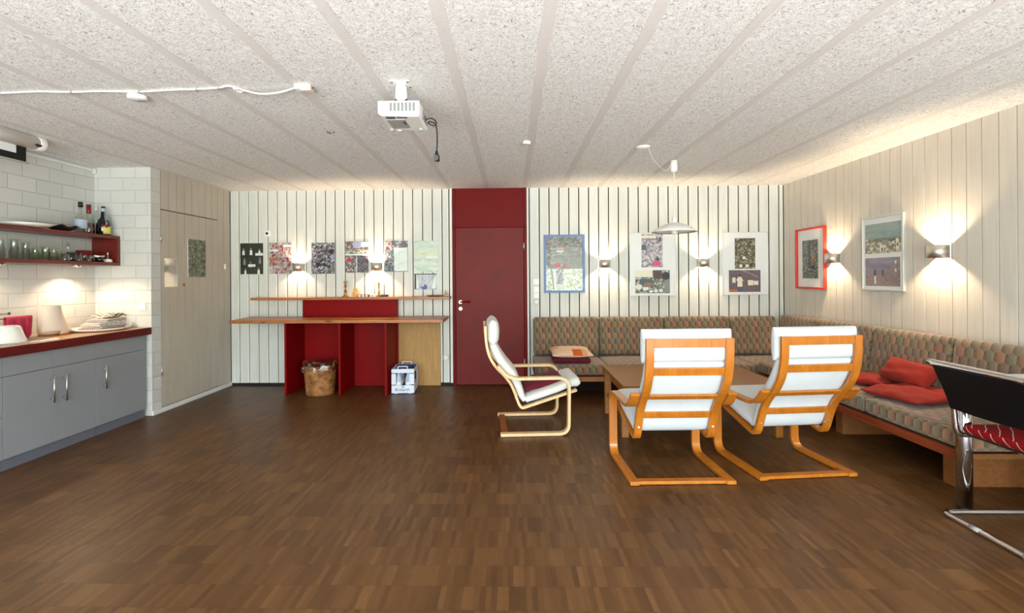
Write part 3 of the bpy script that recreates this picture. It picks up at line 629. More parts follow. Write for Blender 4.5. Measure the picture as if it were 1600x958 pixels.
switch('round dial switch, topmost fitting right of the red door', (.308, 0, 1.298), kind='knob')
switch('white rocker switch under the dial right of the red door', (.308, 0, 1.20))
switch('white rocker switch above the socket right of the red door', (.308, 0, 1.122))
switch('cream wall socket below the switches right of the red door', (.308, 0, 1.044), kind='socket')
switch('cream wall socket low on the wall beside the plywood sheet', (-.838, 0, .348), kind='socket')

# ------------------------------------------------------------------ bar counter
BX0, BX1 = -2.64, -1.435
b = thing('bar_counter', 'red bar counter with long pine worktop and pine upper shelf', 'counter', (-2.0, -.3, 0))
def L(mb_box): return mb_box
o = lambda x: x+2.0
oy = lambda y: y+.3
obj('worktop', MB().prism([(o(-3.27), oy(-.6)), (o(-.79), oy(-.6)), (o(-.80), oy(-.004)), (o(-3.33), oy(-.004))], 2, .842, .878), M['pine'], b, bevel=.003)
obj('upper_shelf', MB().box(o(-3.235), o(-.765), oy(-.2), oy(-.004), 1.094, 1.124), M['pine'], b, bevel=.003)
obj('back_panel', MB().box(o(BX0), o(BX1), oy(-.05), oy(-.022), 0.002, .842).box(o(BX0+.02), o(BX1), oy(-.11), oy(-.022), .878, 1.094), M['redpanel'], b, bevel=.002)
for x in (-2.632, -2.0, -1.463): obj('divider_panel', MB().box(o(x)-.012, o(x)+.012, oy(-.565), oy(-.05), .002, .842), M['redpanel'], b, bevel=.002)
tag(obj('plywood_sheet', MB().box(-1.45, -.905, -.02, -.006, 0, .835, 0, Matrix.Rotation(0, 4, 'X')), M['ply'], bevel=.001), 'tan plywood sheet standing against the wall under the worktop end', 'board')
tag(obj('board_offcut', MB().box(-2.675, -2.652, -.30, -.03, 0, .83), M['whitepaint'], bevel=.001), 'pale narrow board standing against the left side of the red bar', 'board')
# things on the upper shelf
ST = 1.1245
def candlestick(label, x, y, sc, candle=True):
    t = thing('candlestick', label, 'candlestick', (x, y, ST), 0, 'brass candlesticks')
    mb = MB(); mb.lathe([(.042*sc, 0), (.04*sc, .006), (.02*sc, .02), (.012*sc, .032), (.02*sc, .044), (.012*sc, .056)], n=20)
    for ph in (0, math.pi):
        mb.tube([(.012*sc*math.sin(ph+a*6.6)*(.7+.3*math.sin(a*9)), .012*sc*math.cos(ph+a*6.6)*(.7+.3*math.sin(a*9)), .054+a*.108*sc) for a in [k/22 for k in range(23)]], .0055*sc, 8)
    z = .054+.108*sc; mb.lathe([(.012*sc, z-.004), (.018*sc, z+.006), (.011*sc, z+.012), (.015*sc, z+.02), (.024*sc, z+.028), (.02*sc, z+.03), (.008*sc, z+.026)], n=18)
    obj('stem', mb, M['brass'], t)
    if candle: obj('candle', MB().lathe([(.0095*sc, z+.026), (.009*sc, z+.085), (.004, z+.092)], n=12), M['wax'], t)
candlestick('twisted brass candlestick without a candle on the upper shelf', -2.078, -.11, 1.05, False)
candlestick('twisted brass candlestick holding a short candle on the upper shelf', -1.66, -.10, .82, True)
fg = MB(); r_ = random.Random(3)
for k in range(46):
    a = r_.uniform(0, 6.28); z0 = r_.uniform(0, .07); ln = r_.uniform(.03, .07); el = r_.uniform(.1, 1.3)
    p = Vector((.012*math.cos(a), .012*math.sin(a), z0)); q = p+Vector((math.cos(a)*math.cos(el), math.sin(a)*math.cos(el)*.6, math.sin(el)))*ln
    fg.tube([p, (p+q)/2+Vector((0, 0, .006)), q], [.0035, .0045, .001], 5)
fg.tube([(.02, 0, .07), (.04, -.005, .13), (.055, -.008, .165)], [.002, .0015, .001], 5); fg.tube([(-.01, 0, .06), (-.03, 0, .12)], [.002, .001], 5); fg.lathe([(.02, 0), (.022, .02), (.012, .06), (.004, .08)], n=10)
tag(obj('straw_bundle', fg, M['straw'], loc=(-1.955, -.105, ST)), 'bristly straw figure between the candlesticks on the upper shelf', 'ornament')
def cardbox(label, x, w, cols):
    t = thing('flat_box', label, 'box', (x, -.10, ST)); obj('box_body', MB().box(-w/2, w/2, -.04, .04, 0, .028), M[cols[0]], t, bevel=.0015)
    for k in range(3):
        a = -w/2+w*(.08+.3*k); obj('print_panel', MB().box(a, a+w*.2, -.0408, -.0399, .005, .024), M[cols[1+k % 2]], t)
M['navycard'] = paint('navy_card', lin(36, 34, 88), .5); M['whitecard'] = paint('white_card', lin(230, 226, 220), .5); M['browncard'] = paint('brown_card', lin(120, 70, 50), .5)
cardbox('navy and white flat box right of the straw figure', -1.845, .15, ('navycard', 'whitecard', 'whitecard'))
cardbox('white flat box just left of the candle', -1.728, .07, ('whitecard', 'whitecard', 'browncard'))
cardbox('small navy flat box right of the candle', -1.588, .075, ('navycard', 'navycard', 'browncard'))
dt = MB(); dt.lathe([(.0, .004), (.04, .0), (.075, .006), (.095, .018), (.09, .02), (.07, .011), (.0, .009)], n=24)
dso = obj('shallow_dish', dt, M['brown'], loc=(-.965, -.1, ST)); dso.scale = (1.1, .8, .8); tag(dso, 'shallow wooden dish near the right end of the upper shelf', 'dish')
fg = MB()
for k in range(26):
    a = r_.uniform(0, 6.28); ln = r_.uniform(.05, .085); el = r_.uniform(.7, 1.5)
    fg.tube([(0, 0, 0.0), (math.cos(a)*math.cos(el)*ln, math.sin(a)*math.cos(el)*ln, math.sin(el)*ln)], [.0022, .001], 5)
fg.lathe([(.02, 0), (.014, .012), (.004, .02)], n=10)
tag(obj('dried_grass_tuft', fg, paint('pale_straw', lin(206, 184, 140), .85), loc=(-.83, -.1, ST)), 'pale dried grass tuft at the right end of the upper shelf', 'dried grass')

# waste basket
w = thing('waste_basket', 'round wicker basket with clear bag under the bar, between red panels', 'basket', (-2.27, -.45, 0))
nb = 48; mb = MB(); R0, R1, hb = .155, .18, .335
def bk(u, v):
    a = 2*math.pi*u; rr = R0+(R1-R0)*v+.004*math.sin(u*2*math.pi*24)*math.cos(v*40*math.pi/2)
    return Vector((rr*math.cos(a), rr*math.sin(a), hb*v+.002))
mb.grid(bk, 96, 30); mb.open = True; bo = obj('basket_body', mb, M['wicker'], w, solid=.008)
for l in bo.data.loops:
    c = bo.data.vertices[l.vertex_index].co; bo.data.uv_layers[0].data[l.index].uv = (math.atan2(c.y, c.x)*.165, c.z)
obj('basket_base', MB().lathe([(.001, .004), (R0-.002, .004), (R0-.002, .012), (.001, .012)], n=32), M['wicker'], w)
obj('rim', MB().rings([[(R1*math.cos(a)+.009*math.cos(a)*math.cos(b_), R1*math.sin(a)+.009*math.sin(a)*math.cos(b_), hb+.009*math.sin(b_)) for b_ in (2*math.pi*j/8 for j in range(8))] for a in (2*math.pi*k/40 for k in range(40))], closed=True), M['wicker'], w)
for sx in (-1, 1):
    obj('handle', MB().tube([(sx*R1*.96, -.05, hb), (sx*R1*1.0, -.045, hb+.04), (sx*R1*1.0, 0, hb+.058), (sx*R1*1.0, .045, hb+.04), (sx*R1*.96, .05, hb)], .007, 8), M['wicker'], w)
mb = MB(); mb.open = True
mb.grid(lambda u, v: Vector(((R1*.97+.0*v+.028*min(1, v*3)*(v > 0)*(1+.5*math.sin(u*44)))*math.cos(2*math.pi*u), (R1*.97+.028*min(1, v*3)*(1+.5*math.sin(u*44)))*math.sin(2*math.pi*u), hb+.03-.075*v+.02*math.sin(u*38)+.012*math.sin(u*85))), 72, 6)
mb.grid(lambda u, v: Vector((R1*.95*(1-v*.8)*math.cos(2*math.pi*u), R1*.95*(1-v*.8)*math.sin(2*math.pi*u), hb+.028-.06*v+.02*math.sin(u*38)*(1-v)+.03*math.sin(u*19+v*8)*v*(1-v)*4)), 60, 8)
obj('bag_liner', mb, M['bag'], w)['label'] = 'crumpled clear plastic bag'

# drink crate
c = thing('bottle_crate', 'white drink crate with dark print in front of the plywood sheet', 'crate', (-1.297, -.30, 0), math.radians(4))
cw, cd, ch = .265, .36, .292; mb = MB()
def side(mbx, u0, u1, f):
    """crate wall with a window opening; f maps (u0,u1,z0,z1) to a box"""
    wd = u1-u0; a0, a1 = u0+wd*.2, u1-wd*.22
    for z0, z1 in ((.0, .10), (.235, ch)): f(u0, u1, z0, z1)
    f(u0, a0, .10, .235); f(a1, u1, .10, .235)
side(mb, -cw/2, cw/2, lambda a, b_, z0, z1: mb.box(a, b_, -cd/2, -cd/2+.008, z0+.008, z1))
side(mb, -cw/2, cw/2, lambda a, b_, z0, z1: mb.box(a, b_, cd/2-.008, cd/2, z0+.008, z1))
for sx in (-1, 1): side(mb, -cd/2+.008, cd/2-.008, lambda a, b_, z0, z1: mb.box(sx*cw/2, sx*(cw/2-.008), a, b_, z0+.008, z1))
mb.box(-cw/2+.01, cw/2-.01, -cd/2+.01, cd/2-.01, .008, .016)
for sx in (-1, 1):
    for sy in (-1, 1): mb.box(sx*(cw/2-.07), sx*(cw/2-.03), sy*(cd/2-.07), sy*(cd/2-.01), 0, .01)
obj('crate_body', mb, M['cratewhite'], c, bevel=.004)
obj('handle', MB().tube(fillet([(-.055, -cd/2+.006, ch-.01), (-.055, -cd/2+.006, ch+.028), (.055, -cd/2+.006, ch+.028), (.055, -cd/2+.006, ch-.01)], .012), .007, 8), M['cratewhite'], c)
obj('handle', MB().tube(fillet([(-.055, cd/2-.006, ch-.01), (-.055, cd/2-.006, ch+.028), (.055, cd/2-.006, ch+.028), (.055, cd/2-.006, ch-.01)], .012), .007, 8), M['cratewhite'], c)
dv = MB()
for k in (1, 2): dv.box(-cw/2+.01, cw/2-.01, -cd/2+cd*k/3-.002+.0, -cd/2+cd*k/3+.002, .016, .09)
dv.box(-.002, .002, -cd/2+.01, cd/2-.01, .016, .09); dv.box(-cw/2+.009, cw/2-.009, cd/2-.014, cd/2-.009, .1, ch-.002)
obj('divider', dv, M['bluecrate'], c)
def lettering(text, size, parent, loc, rot, mat, extr=.0006):
    cu = bpy.data.curves.new('lettering', 'FONT'); cu.body = text; cu.size = size; cu.extrude = extr; cu.align_x = 'CENTER'; cu.materials.append(mat)
    tmp = bpy.data.objects.new('lettering_outline', cu); COL.objects.link(tmp); bpy.context.view_layer.update()
    me = bpy.data.meshes.new_from_object(tmp.evaluated_get(bpy.context.evaluated_depsgraph_get())); bpy.data.objects.remove(tmp)
    ob = bpy.data.objects.new('lettering', me); COL.objects.link(ob); ob.parent = parent; ob.location = loc; ob.rotation_euler = rot; return ob
lettering('Brükarth', .048, c, (-.005, -cd/2-.0006, .035), (math.pi/2, 0, 0), M['navy'], .0008)
em = MB(); em.prism([(-.008, .078), (.002, .075), (.008, .090), (-.002, .096)], 1, -cd/2-.0012, -cd/2); em.prism([(.006, .071), (.017, .071), (.015, .079), (.007, .08)], 1, -cd/2-.0012, -cd/2)
obj('emblem', em, M['navy'], c)
def water_bottle(label, x, y):
    t = thing('water_bottle', label, 'bottle', (x, y, .0165), 0, 'water bottles in the white crate')
    obj('bottle_body', MB().lathe([(.001, 0), (.036, 0), (.038, .01), (.038, .15), (.03, .18), (.015, .215), (.013, .235), (.001, .235)], n=18), M['labelw'], t)
    obj('label_band', MB().lathe([(.0384, .06), (.0386, .062), (.0386, .115), (.0384, .117)], n=18), M['white'], t)
    obj('cap', MB().lathe([(.001, .235), (.015, .232), (.015, .252), (.001, .253)], n=14), M['bluecrate'], t); return t
wb0 = None
cr = math.radians(4)
for ix in (-1, 1):
    for iy in (-1, 0, 1):
        lx, ly = ix*.058, iy*.115; px_, py_ = c.location.x+lx*math.cos(cr)-ly*math.sin(cr), c.location.y+lx*math.sin(cr)+ly*math.cos(cr)
        lb = 'white-labelled water bottle standing in the white drink crate'
        if wb0 is None: wb0 = water_bottle(lb, px_, py_)
        else: dup(wb0, (px_, py_, .0165))

# ------------------------------------------------------------------ kitchen
XF = -3.625
def kitchen_unit(label, y0, y1, fronts, handles, x0=XK):
    u = thing('kitchen_cabinet', label, 'cabinet', ((x0+XF)/2, (y0+y1)/2, 0), 0, 'grey kitchen base cabinets')
    ox, oy_ = u.location.x, u.location.y
    obj('carcass', MB().box(x0+.02-ox, XF-.02-ox, y0-oy_+.001, y1-oy_-.001, .08, .814), M['greycab'], u)
    obj('plinth', MB().box(x0+.06-ox, XF-.014-ox, y0-oy_+.0005, y1-oy_-.0005, 0, .08), M['greyplinth'], u)
    for nm, a, b_, z0, z1, hh in fronts:
        d = obj(nm, MB().box(XF-.019-ox, XF-ox, a-oy_+.0015, b_-oy_-.0015, z0, z1), M['greycab'], u, bevel=.0012)
        if hh:
            hy, z_a, z_b = hh[0]-oy_, hh[1], hh[2]
            m_ = MB(); m_.tube([(XF+.032-ox, hy, z_a), (XF+.032-ox, hy, z_b)], .0065, 12)
            for z in (z_a+.03, z_b-.03): m_.tube([(XF-.001-ox, hy, z), (XF+.032-ox, hy, z)], .0045, 8)
            obj('handle', m_, M['steel'], d)
    return u
kitchen_unit('grey base cabinet with one wide door, next to the brick pillar', -2.023, -1.437, [('drawer_front', -2.023, -1.437, .672, .812, None), ('door', -2.023, -1.437, .083, .668, (-1.95, .395, .603))], None)
kitchen_unit('grey double-door base cabinet under the sink', -2.813, -2.025, [('drawer_front', -2.813, -2.421, .672, .812, None), ('drawer_front', -2.421, -2.025, .672, .812, None), ('door', -2.813, -2.421, .083, .668, (-2.452, .40, .607)), ('door', -2.421, -2.025, .083, .668, (-2.342, .39, .604))], None)
kitchen_unit('grey drawer cabinet at the left edge, cut off by the picture', -3.415, -2.815, [('drawer_front', -3.415, -2.815, .672, .812, None), ('drawer_front', -3.415, -2.815, .378, .668, None), ('drawer_front', -3.415, -2.815, .083, .374, None)], None)
WT = .885
# worktop with sink cut-out
sx0, sx1, sy0, sy1 = -4.06, -3.70, -2.96, -2.30
mb = MB(); z0 = .815
mb.box(XK+.001, sx0, -3.42, YP-.003, z0, WT); mb.box(sx1, -3.597, -3.42, YP-.003, z0, WT); mb.box(sx0, sx1, -3.42, sy0, z0, WT); mb.box(sx0, sx1, sy1, YP-.003, z0, WT)
wt = thing('kitchen_worktop', 'wooden worktop with dark red front edge on the grey cabinets', 'worktop', (0, 0, 0))
obj('slab', mb, M['worktop'], wt); obj('front_edge', MB().box(-3.597, -3.588, -3.42, YP-.003, z0, WT), M['workedge'], wt, bevel=.002)
sk = thing('sink', 'steel sink let into the worktop by the window end', 'sink', (0, 0, 0)); sk['label'] = 'round-cornered steel sink let into the wooden worktop'
mb = MB(); e = .02
mb.box(sx0-e, sx0+.012, sy0-e, sy1+e, WT-.001, WT+.004); mb.box(sx1-.012, sx1+e, sy0-e, sy1+e, WT-.001, WT+.004); mb.box(sx0, sx1, sy0-e, sy0+.012, WT-.001, WT+.004); mb.box(sx0, sx1, sy1-.012, sy1+e, WT-.001, WT+.004)
obj('rim', mb, M['steel'], sk, bevel=.002)
mb = MB(); mb.box(sx0+.002, sx1-.002, sy0+.002, sy1-.002, .823, .828); mb.box(sx0+.002, sx0+.006, sy0+.002, sy1-.002, .825, WT); mb.box(sx1-.006, sx1-.002, sy0+.002, sy1-.002, .825, WT); mb.box(sx0+.002, sx1-.002, sy0+.002, sy0+.006, .825, WT); mb.box(sx0+.002, sx1-.002, sy1-.006, sy1-.002, .825, WT)
obj('basin', mb, M['steel'], sk); obj('drain', MB().lathe([(.001, .8285), (.03, .8285), (.03, .8305), (.001, .8305)], ((sx0+sx1)/2, -2.75, 0), 18), M['chrome'], sk)
# dish on the sink rim
mb = MB(); mb.lathe([(.001, .128), (.075, .128), (.095, .118), (.112, .06), (.128, .012), (.134, .002), (.13, .0), (.118, .03), (.09, .11), (.001, .122)], n=32)
tag(obj('upturned_bowl', mb, M['ceramic'], loc=(-3.84, -2.60, WT+.0045)), 'white bowl upside down on the sink', 'bowl')
# towel rail with towel
rl = thing('towel_rail', 'two-armed metal towel rail behind the sink', 'rail', (XK, -2.95, 1.07))
obj('wall_mount', MB().box(0, .025, -.04, .04, -.05, .05), M['steel'], rl, bevel=.003)
for z, yy, xx in ((.022, .60, .10), (-.012, .52, .16)):
    obj('arm', MB().tube(fillet([(.02, .0, z), (xx, .03, z), (xx, yy, z)], .03), .006, 10), M['steel'], rl); obj('end_knob', MB().lathe([(.001, -.011), (.008, -.008), (.011, 0), (.008, .008), (.001, .011)], (xx, yy+.006, z), 12), M['black'], rl)
tw = MB(); tw.open = True
def towel(u, v):
    y = -2.435+.215*u; d = abs(v-.5)*2; sgn = -1 if v < .5 else 1; x = -4.005+sgn*.012*min(1, d*8)+(.012*math.sin(u*16)+.008*math.sin(u*33))*d
    ln = (.185 if sgn > 0 else .15)+(.03*math.sin(u*9+1) if sgn > 0 else .02*math.sin(u*7)); z = 1.067-ln*max(0, d-.06)
    return Vector((x, y+.02*d*math.sin(u*5), z))
tw.grid(towel, 40, 30)
tag(obj('hand_towel', tw, M['pinktowel'], solid=.006), 'crimson towel hanging over the metal rail behind the sink', 'towel')
# kitchen roll
kr = thing('kitchen_roll', 'white paper towel roll with loose sheet, beneath the shelf lamp', 'paper roll', (-3.98, -2.09, WT))
obj('holder', MB().lathe([(.001, 0), (.07, 0), (.07, .012), (.012, .014), (.012, .25), (.001, .25)], n=24), M['pine'], kr)
M['rollpaper'] = paint('cream_kitchen_paper', lin(214, 200, 184), .8, .02)
obj('roll', MB().lathe([(.022, .015), (.072, .015), (.076, .02), (.076, .26), (.073, .264), (.022, .262)], n=32, caps=False), M['rollpaper'], kr)
sh = MB(); sh.open = True
def sheet(u, v):
    a = math.radians(95-190*u)-math.radians(18); flare = .006+(.05*v*v)*(.4+u); rr = .0765+flare
    return Vector((rr*math.cos(a)*.95, -rr*math.sin(a)*(1+.25*v)-.0+.03*v*v, .262-.235*v+.012*math.sin(u*6)*v))
sh.grid(sheet, 26, 16); obj('loose_sheet', sh, M['rollpaper'], kr, solid=.0015)
# tray with folded towels
tr = MB(); tr.lathe([(.001, .004), (.17, .004), (.20, .012), (.235, .026), (.24, .024), (.205, .006), (.175, .0), (.001, .0)], n=40)
to = obj('serving_tray', tr, M['ceramic'], loc=(-3.885, -1.68, WT+.0005)); to.scale = (.95, 1.08, 1); tag(to, 'large oval cream tray under the folded dish towels', 'tray')
def dishtowel(label, x, y, z, sx, sy, th, mat, rz, seed):
    mb = MB(); n = 3
    for k in range(n): mb.slab(sx-.012*k, sy-.01*k, th/n*1.02, r=th/n*.49, puff=.002, n=6, mat=Matrix.Translation((.006*k*(-1)**k, .004*k, th*(k+.5)/n)))
    o_ = obj('dish_towel', mb, M[mat], loc=(x, y, z), rot=(0, 0, rz)); return tag(o_, label, 'towel', 'folded dish towels on the tray')
zt = WT+.009
dishtowel('folded red-and-white striped dish towel, bottom of the stack', -3.88, -1.645, zt, .22, .33, .032, 'towelA', .05, 1); zt += .034
dishtowel('folded blue-banded white dish towel, second from the bottom', -3.885, -1.63, zt, .20, .30, .034, 'towelB', -.08, 2); zt += .036
dishtowel('folded white dish towel with dark lines in the stack middle', -3.88, -1.60, zt, .2, .27, .03, 'towelC', .1, 3); zt += .032
cl = MB(); cl.open = True
cl.grid(lambda u, v: Vector(((u-.5)*.16+.01*math.sin(v*9), (v-.5)*.22+.012*math.sin(u*8), .012+.018*math.sin(v*7+u*3)*math.sin(u*6+1)+.02*(1-abs(2*v-1))*(.6+.4*math.sin(9*u)))), 24, 24)
tag(obj('crumpled_towel', cl, M['towelC'], loc=(-3.885, -1.575, zt+.006), solid=.006), 'crumpled dark-striped cloth, top of the dish towel stack', 'towel', 'folded dish towels on the tray')

# wall shelf
sf = thing('wall_shelf', 'long red-brown box shelf on the brick wall above the counter', 'shelf', (XK, -2.4, 1.5))
SY0, SY1 = -3.42, YP-.004; a0, a1 = SY0+2.4, SY1+2.4; dp = .265
obj('top_board', MB().box(.001, dp, a0, a1, .262, .292), M['shelfwood'], sf, bevel=.002)
obj('bottom_board', MB().box(.001, dp, a0, a1, 0, .03), M['shelfwood'], sf, bevel=.002)
for y in (a0, a1-.03): obj('end_panel', MB().box(.001, dp, y, y+.03, .03, .262), M['shelfwood'], sf, bevel=.002)
SB, STP = 1.5305, 1.7925
def under_lamp(label, y):
    t = thing('shelf_lamp', label, 'lamp', (-4.02, y, 1.4995), 0, 'small round lamps under the shelf')
    obj('housing', MB().lathe([(.001, 0), (.036, 0), (.036, -.008), (.030, -.018), (.027, -.018), (.027, -.012), (.001, -.012)], n=24), M['chrome'], t)
    obj('lens', MB().lathe([(.001, -.0125), (.026, -.0125), (.02, -.017), (.001, -.018)], n=20), M['spot'], t); return t
u0 = under_lamp('small round shelf lamp lit above the folded towels', -1.765); u1 = dup(u0, (-4.02, -2.46, 1.4995), None, 'small round shelf lamp at the left above the towel rail')
for t_, en in ((u0, 26), (u1, 7)):
    ld = bpy.data.lights.new('shelf_lamp_light', 'SPOT'); ld.energy = en; ld.color = (1, .76, .5); ld.spot_size = math.radians(145); ld.spot_blend = .5; ld.shadow_soft_size = .02
    lo = bpy.data.objects.new('shelf_lamp_light', ld); COL.objects.link(lo); lo.parent = t_; lo.location = (0, 0, -.022); lo.rotation_euler = (0, math.radians(-14), 0)
# bottles on top
def bottle(name, label, x, y, prof, mat, parts):
    t = thing(name, label, 'bottle', (x, y, STP)); obj('bottle_body', MB().lathe(prof, n=28), mat, t)
    for nm, pr, mt in parts: obj(nm, MB().lathe(pr, n=28), mt, t)
    return t
bottle('spirit_bottle', 'clear round bottle with black cap and blue-white label, leftmost on the shelf', -3.99, -1.755, [(.001, .0), (.044, 0), (.048, .006), (.048, .125), (.042, .15), (.02, .172), (.015, .18), (.015, .245), (.001, .246)], M['glass'], [('label_band', [(.0484, .045), (.0488, .046), (.0488, .125), (.0484, .126)], M['labelw']), ('cap', [(.001, .245), (.019, .243), (.019, .29), (.001, .292)], M['black'])])
bottle('liqueur_bottle', 'clear red-brown liqueur bottle with red seal behind the round bottle', -4.06, -1.585, [(.001, .0), (.042, 0), (.044, .006), (.044, .115), (.036, .14), (.022, .19), (.017, .2), (.017, .25), (.001, .251)], M['glass'], [('liquor', [(.001, .004), (.0425, .004), (.0425, .112), (.001, .113)], M['redliquor']), ('seal', [(.0172, .205), (.019, .207), (.019, .275), (.001, .276)], M['redcap']), ('cap', [(.001, .276), (.02, .274), (.02, .292), (.001, .293)], M['darkgrey'])])
sw = bottle('swing_top_bottle', 'slim clear swing-top bottle by the corner', -4.085, -1.472, [(.001, .0), (.034, 0), (.036, .006), (.036, .15), (.028, .18), (.014, .21), (.013, .25), (.001, .252)], M['glass'], [('stopper', [(.001, .25), (.014, .252), (.012, .268), (.001, .272)], M['ceramic'])])
obj('wire_clip', MB().tube([(.016, 0, .225), (.03, .01, .235), (.05, .02, .228)], .002, 6), M['steel'], sw)
bt = bottle('liqueur_bottle', 'dark bulbous liqueur bottle with yellow label, rightmost on the shelf', -3.985, -1.505, [(.001, .0), (.054, 0), (.058, .006), (.058, .10), (.052, .135), (.03, .165), (.022, .18), (.02, .215), (.016, .24), (.015, .26), (.001, .262)], M['darkglass'], [('foil', [(.0152, .232), (.017, .234), (.0165, .268), (.001, .269)], M['labelw']), ('cap', [(.001, .268), (.0175, .267), (.0175, .284), (.001, .285)], M['black'])])
mb = MB(); mb.open = True
mb.grid(lambda u, v: Vector((.0588*math.cos(-.9+u*1.6), .0588*math.sin(-.9+u*1.6), .012+.075*v)), 14, 3); obj('label_band', mb, M['labely'], bt, solid=.0008)
obj('wax_seal', MB().lathe([(.001, 0), (.019, 0), (.017, .005), (.001, .006)], n=16), M['redcap'], bt, loc=(.052, -.027, .094), rot=(0, math.radians(80), math.radians(-28)))
obj('ribbon', MB().tube([(.018, -.008, .23), (.026, -.013, .18), (.05, -.026, .12), (.056, -.029, .10)], .0022, 6).tube([(.02, .002, .23), (.03, .0, .17), (.056, -.02, .115)], .0022, 6), M['labelw'], bt)
# flat plate and leaf bowl on top
mb = MB(); mb.lathe([(.001, .005), (.09, .004), (.15, .014), (.178, .03), (.176, .033), (.148, .019), (.09, .009), (.001, .009)], n=36)
tag(obj('serving_plate', mb, M['ceramic'], loc=(-3.995, -2.27, STP)), 'wide pale plate lying on top of the shelf', 'plate')
mb = MB(); mb.open = True
mb.grid(lambda u, v: Vector(((.012+.115*v*(1+.10*math.sin(u*2*math.pi*7)))*math.cos(2*math.pi*u)*.8, (.012+.115*v*(1+.10*math.sin(u*2*math.pi*7)))*math.sin(2*math.pi*u)*1.1, .005+.038*v**2+.008*v*math.sin(u*2*math.pi*7))), 84, 8)
mb.lathe([(.001, .0), (.035, 0), (.02, .006), (.001, .006)], n=20)
tag(obj('leaf_bowl', mb, M['darkbowl'], loc=(-3.985, -1.955, STP+.001), solid=.005), 'dark leaf-edged bowl on top of the shelf beside the round bottle', 'bowl')
# glasses inside the shelf
def tumbler(mat, r0, r1, h, up=True, n=24):
    pr = [(.001, 0), (r0, 0), (r0+.001, .006), (r1, h), (r1-.0025, h), (r0-.002, .008), (.001, .008)]
    if not up: pr = [(r, h-z) for r, z in pr]
    return MB().lathe(pr, n=n)
def glassobj(name, label, x, y, mb, mat, group): return tag(obj(name, mb, mat, loc=(x, y, SB)), label, 'glass', group)
GG = 'tall glasses in the wall shelf'
for k, (y, r, h, lb) in enumerate([(-2.495, .034, .155, 'tall glass at the left edge of the shelf'), (-2.385, .038, .155, 'tall wide glass second from the left in the shelf'), (-2.29, .034, .138, 'tall glass third from the left, beside the green tumblers')]):
    glassobj('drinking_glass', lb, -3.975, y, tumbler(0, r*.86, r, h, False), M['glass'], GG)
GG = 'green tumblers in the wall shelf'
for y, x, r, h, lb in [(-2.20, -3.985, .036, .098, 'low green tumbler nearest the tall glasses'), (-2.125, -3.965, .042, .112, 'widest green tumbler in the middle of the shelf'), (-2.035, -3.98, .042, .108, 'green tumbler right of the widest one')]:
    glassobj('drinking_glass', lb, x, y, tumbler(0, r*.8, r, h, False), M['greenglass'], GG)
glassobj('drinking_glass', 'small low green glass left of the dark jar', -3.97, -1.94, tumbler(0, .03, .036, .062), M['greenglass'], 'small glasses in the wall shelf')
t = thing('storage_jar', 'dark storage jar among the small glasses in the shelf', 'jar', (-3.985, -1.862, SB)); obj('jar_body', MB().lathe([(.001, 0), (.034, 0), (.036, .005), (.036, .062), (.03, .07), (.001, .07)], n=24), M['darkglass'], t); obj('lid', MB().lathe([(.001, .07), (.033, .069), (.033, .083), (.001, .085)], n=24), M['darkgrey'], t)
for k, (x, y, r, h, lb) in enumerate([(-3.965, -1.80, .022, .075, 'narrow pale shot glass right of the dark jar'), (-3.955, -1.755, .02, .062, 'small shot glass, second right of the jar'), (-3.955, -1.71, .02, .06, 'small shot glass, third right of the jar'), (-3.96, -1.665, .02, .06, 'small shot glass, fourth right of the jar'), (-4.03, -1.77, .024, .085, 'taller shot glass behind the row of small ones')]):
    glassobj('shot_glass', lb, x, y, tumbler(0, r*.8, r, h, k % 2 == 0), M['glass'], 'small glasses in the wall shelf')
t = thing('cruet', 'clear cone-shaped flask at the back of the shelf', 'flask', (-4.08, -1.79, SB)); obj('flask_body', MB().lathe([(.001, 0), (.034, 0), (.036, .006), (.018, .11), (.014, .15), (.018, .156), (.012, .15), (.001, .148)], n=22), M['glass'], t); obj('stopper', MB().lathe([(.001, .15), (.01, .15), (.014, .165), (.001, .178)], n=14), M['steel'], t)
t = thing('salt_shaker', 'white based shaker with steel peg near the shelf end panel', 'shaker', (-3.955, -1.492, SB)); obj('base', MB().lathe([(.001, 0), (.038, 0), (.037, .022), (.03, .032), (.001, .034)], n=22), M['ceramic'], t); obj('peg', MB().lathe([(.009, .034), (.006, .075), (.01, .08), (.004, .1), (.001, .102)], n=12), M['steel'], t)
t = thing('spice_mill', 'reclining wooden-necked mill beside the shaker', 'mill', (-3.955, -1.585, SB)); obj('body', MB().lathe([(.001, 0), (.03, 0), (.032, .03), (.022, .05), (.001, .052)], n=18), M['darkglass'], t); obj('top', MB().tube([(.0, -.06, .058), (.0, 0, .05), (0, .05, .06)], [.008, .012, .010], 10), M['ceramic'], t); 
t = thing('small_box', 'small red box at the back of the shelf', 'box', (-4.10, -1.60, SB)); obj('box_body', MB().box(-.03, .03, -.055, .055, 0, .10), M['redcap'], t, bevel=.002); obj('lid', MB().box(-.031, .031, -.056, .056, .10, .112), M['shelfwood'], t, bevel=.002)

# ------------------------------------------------------------------ ceiling fittings
HC = H-.0005
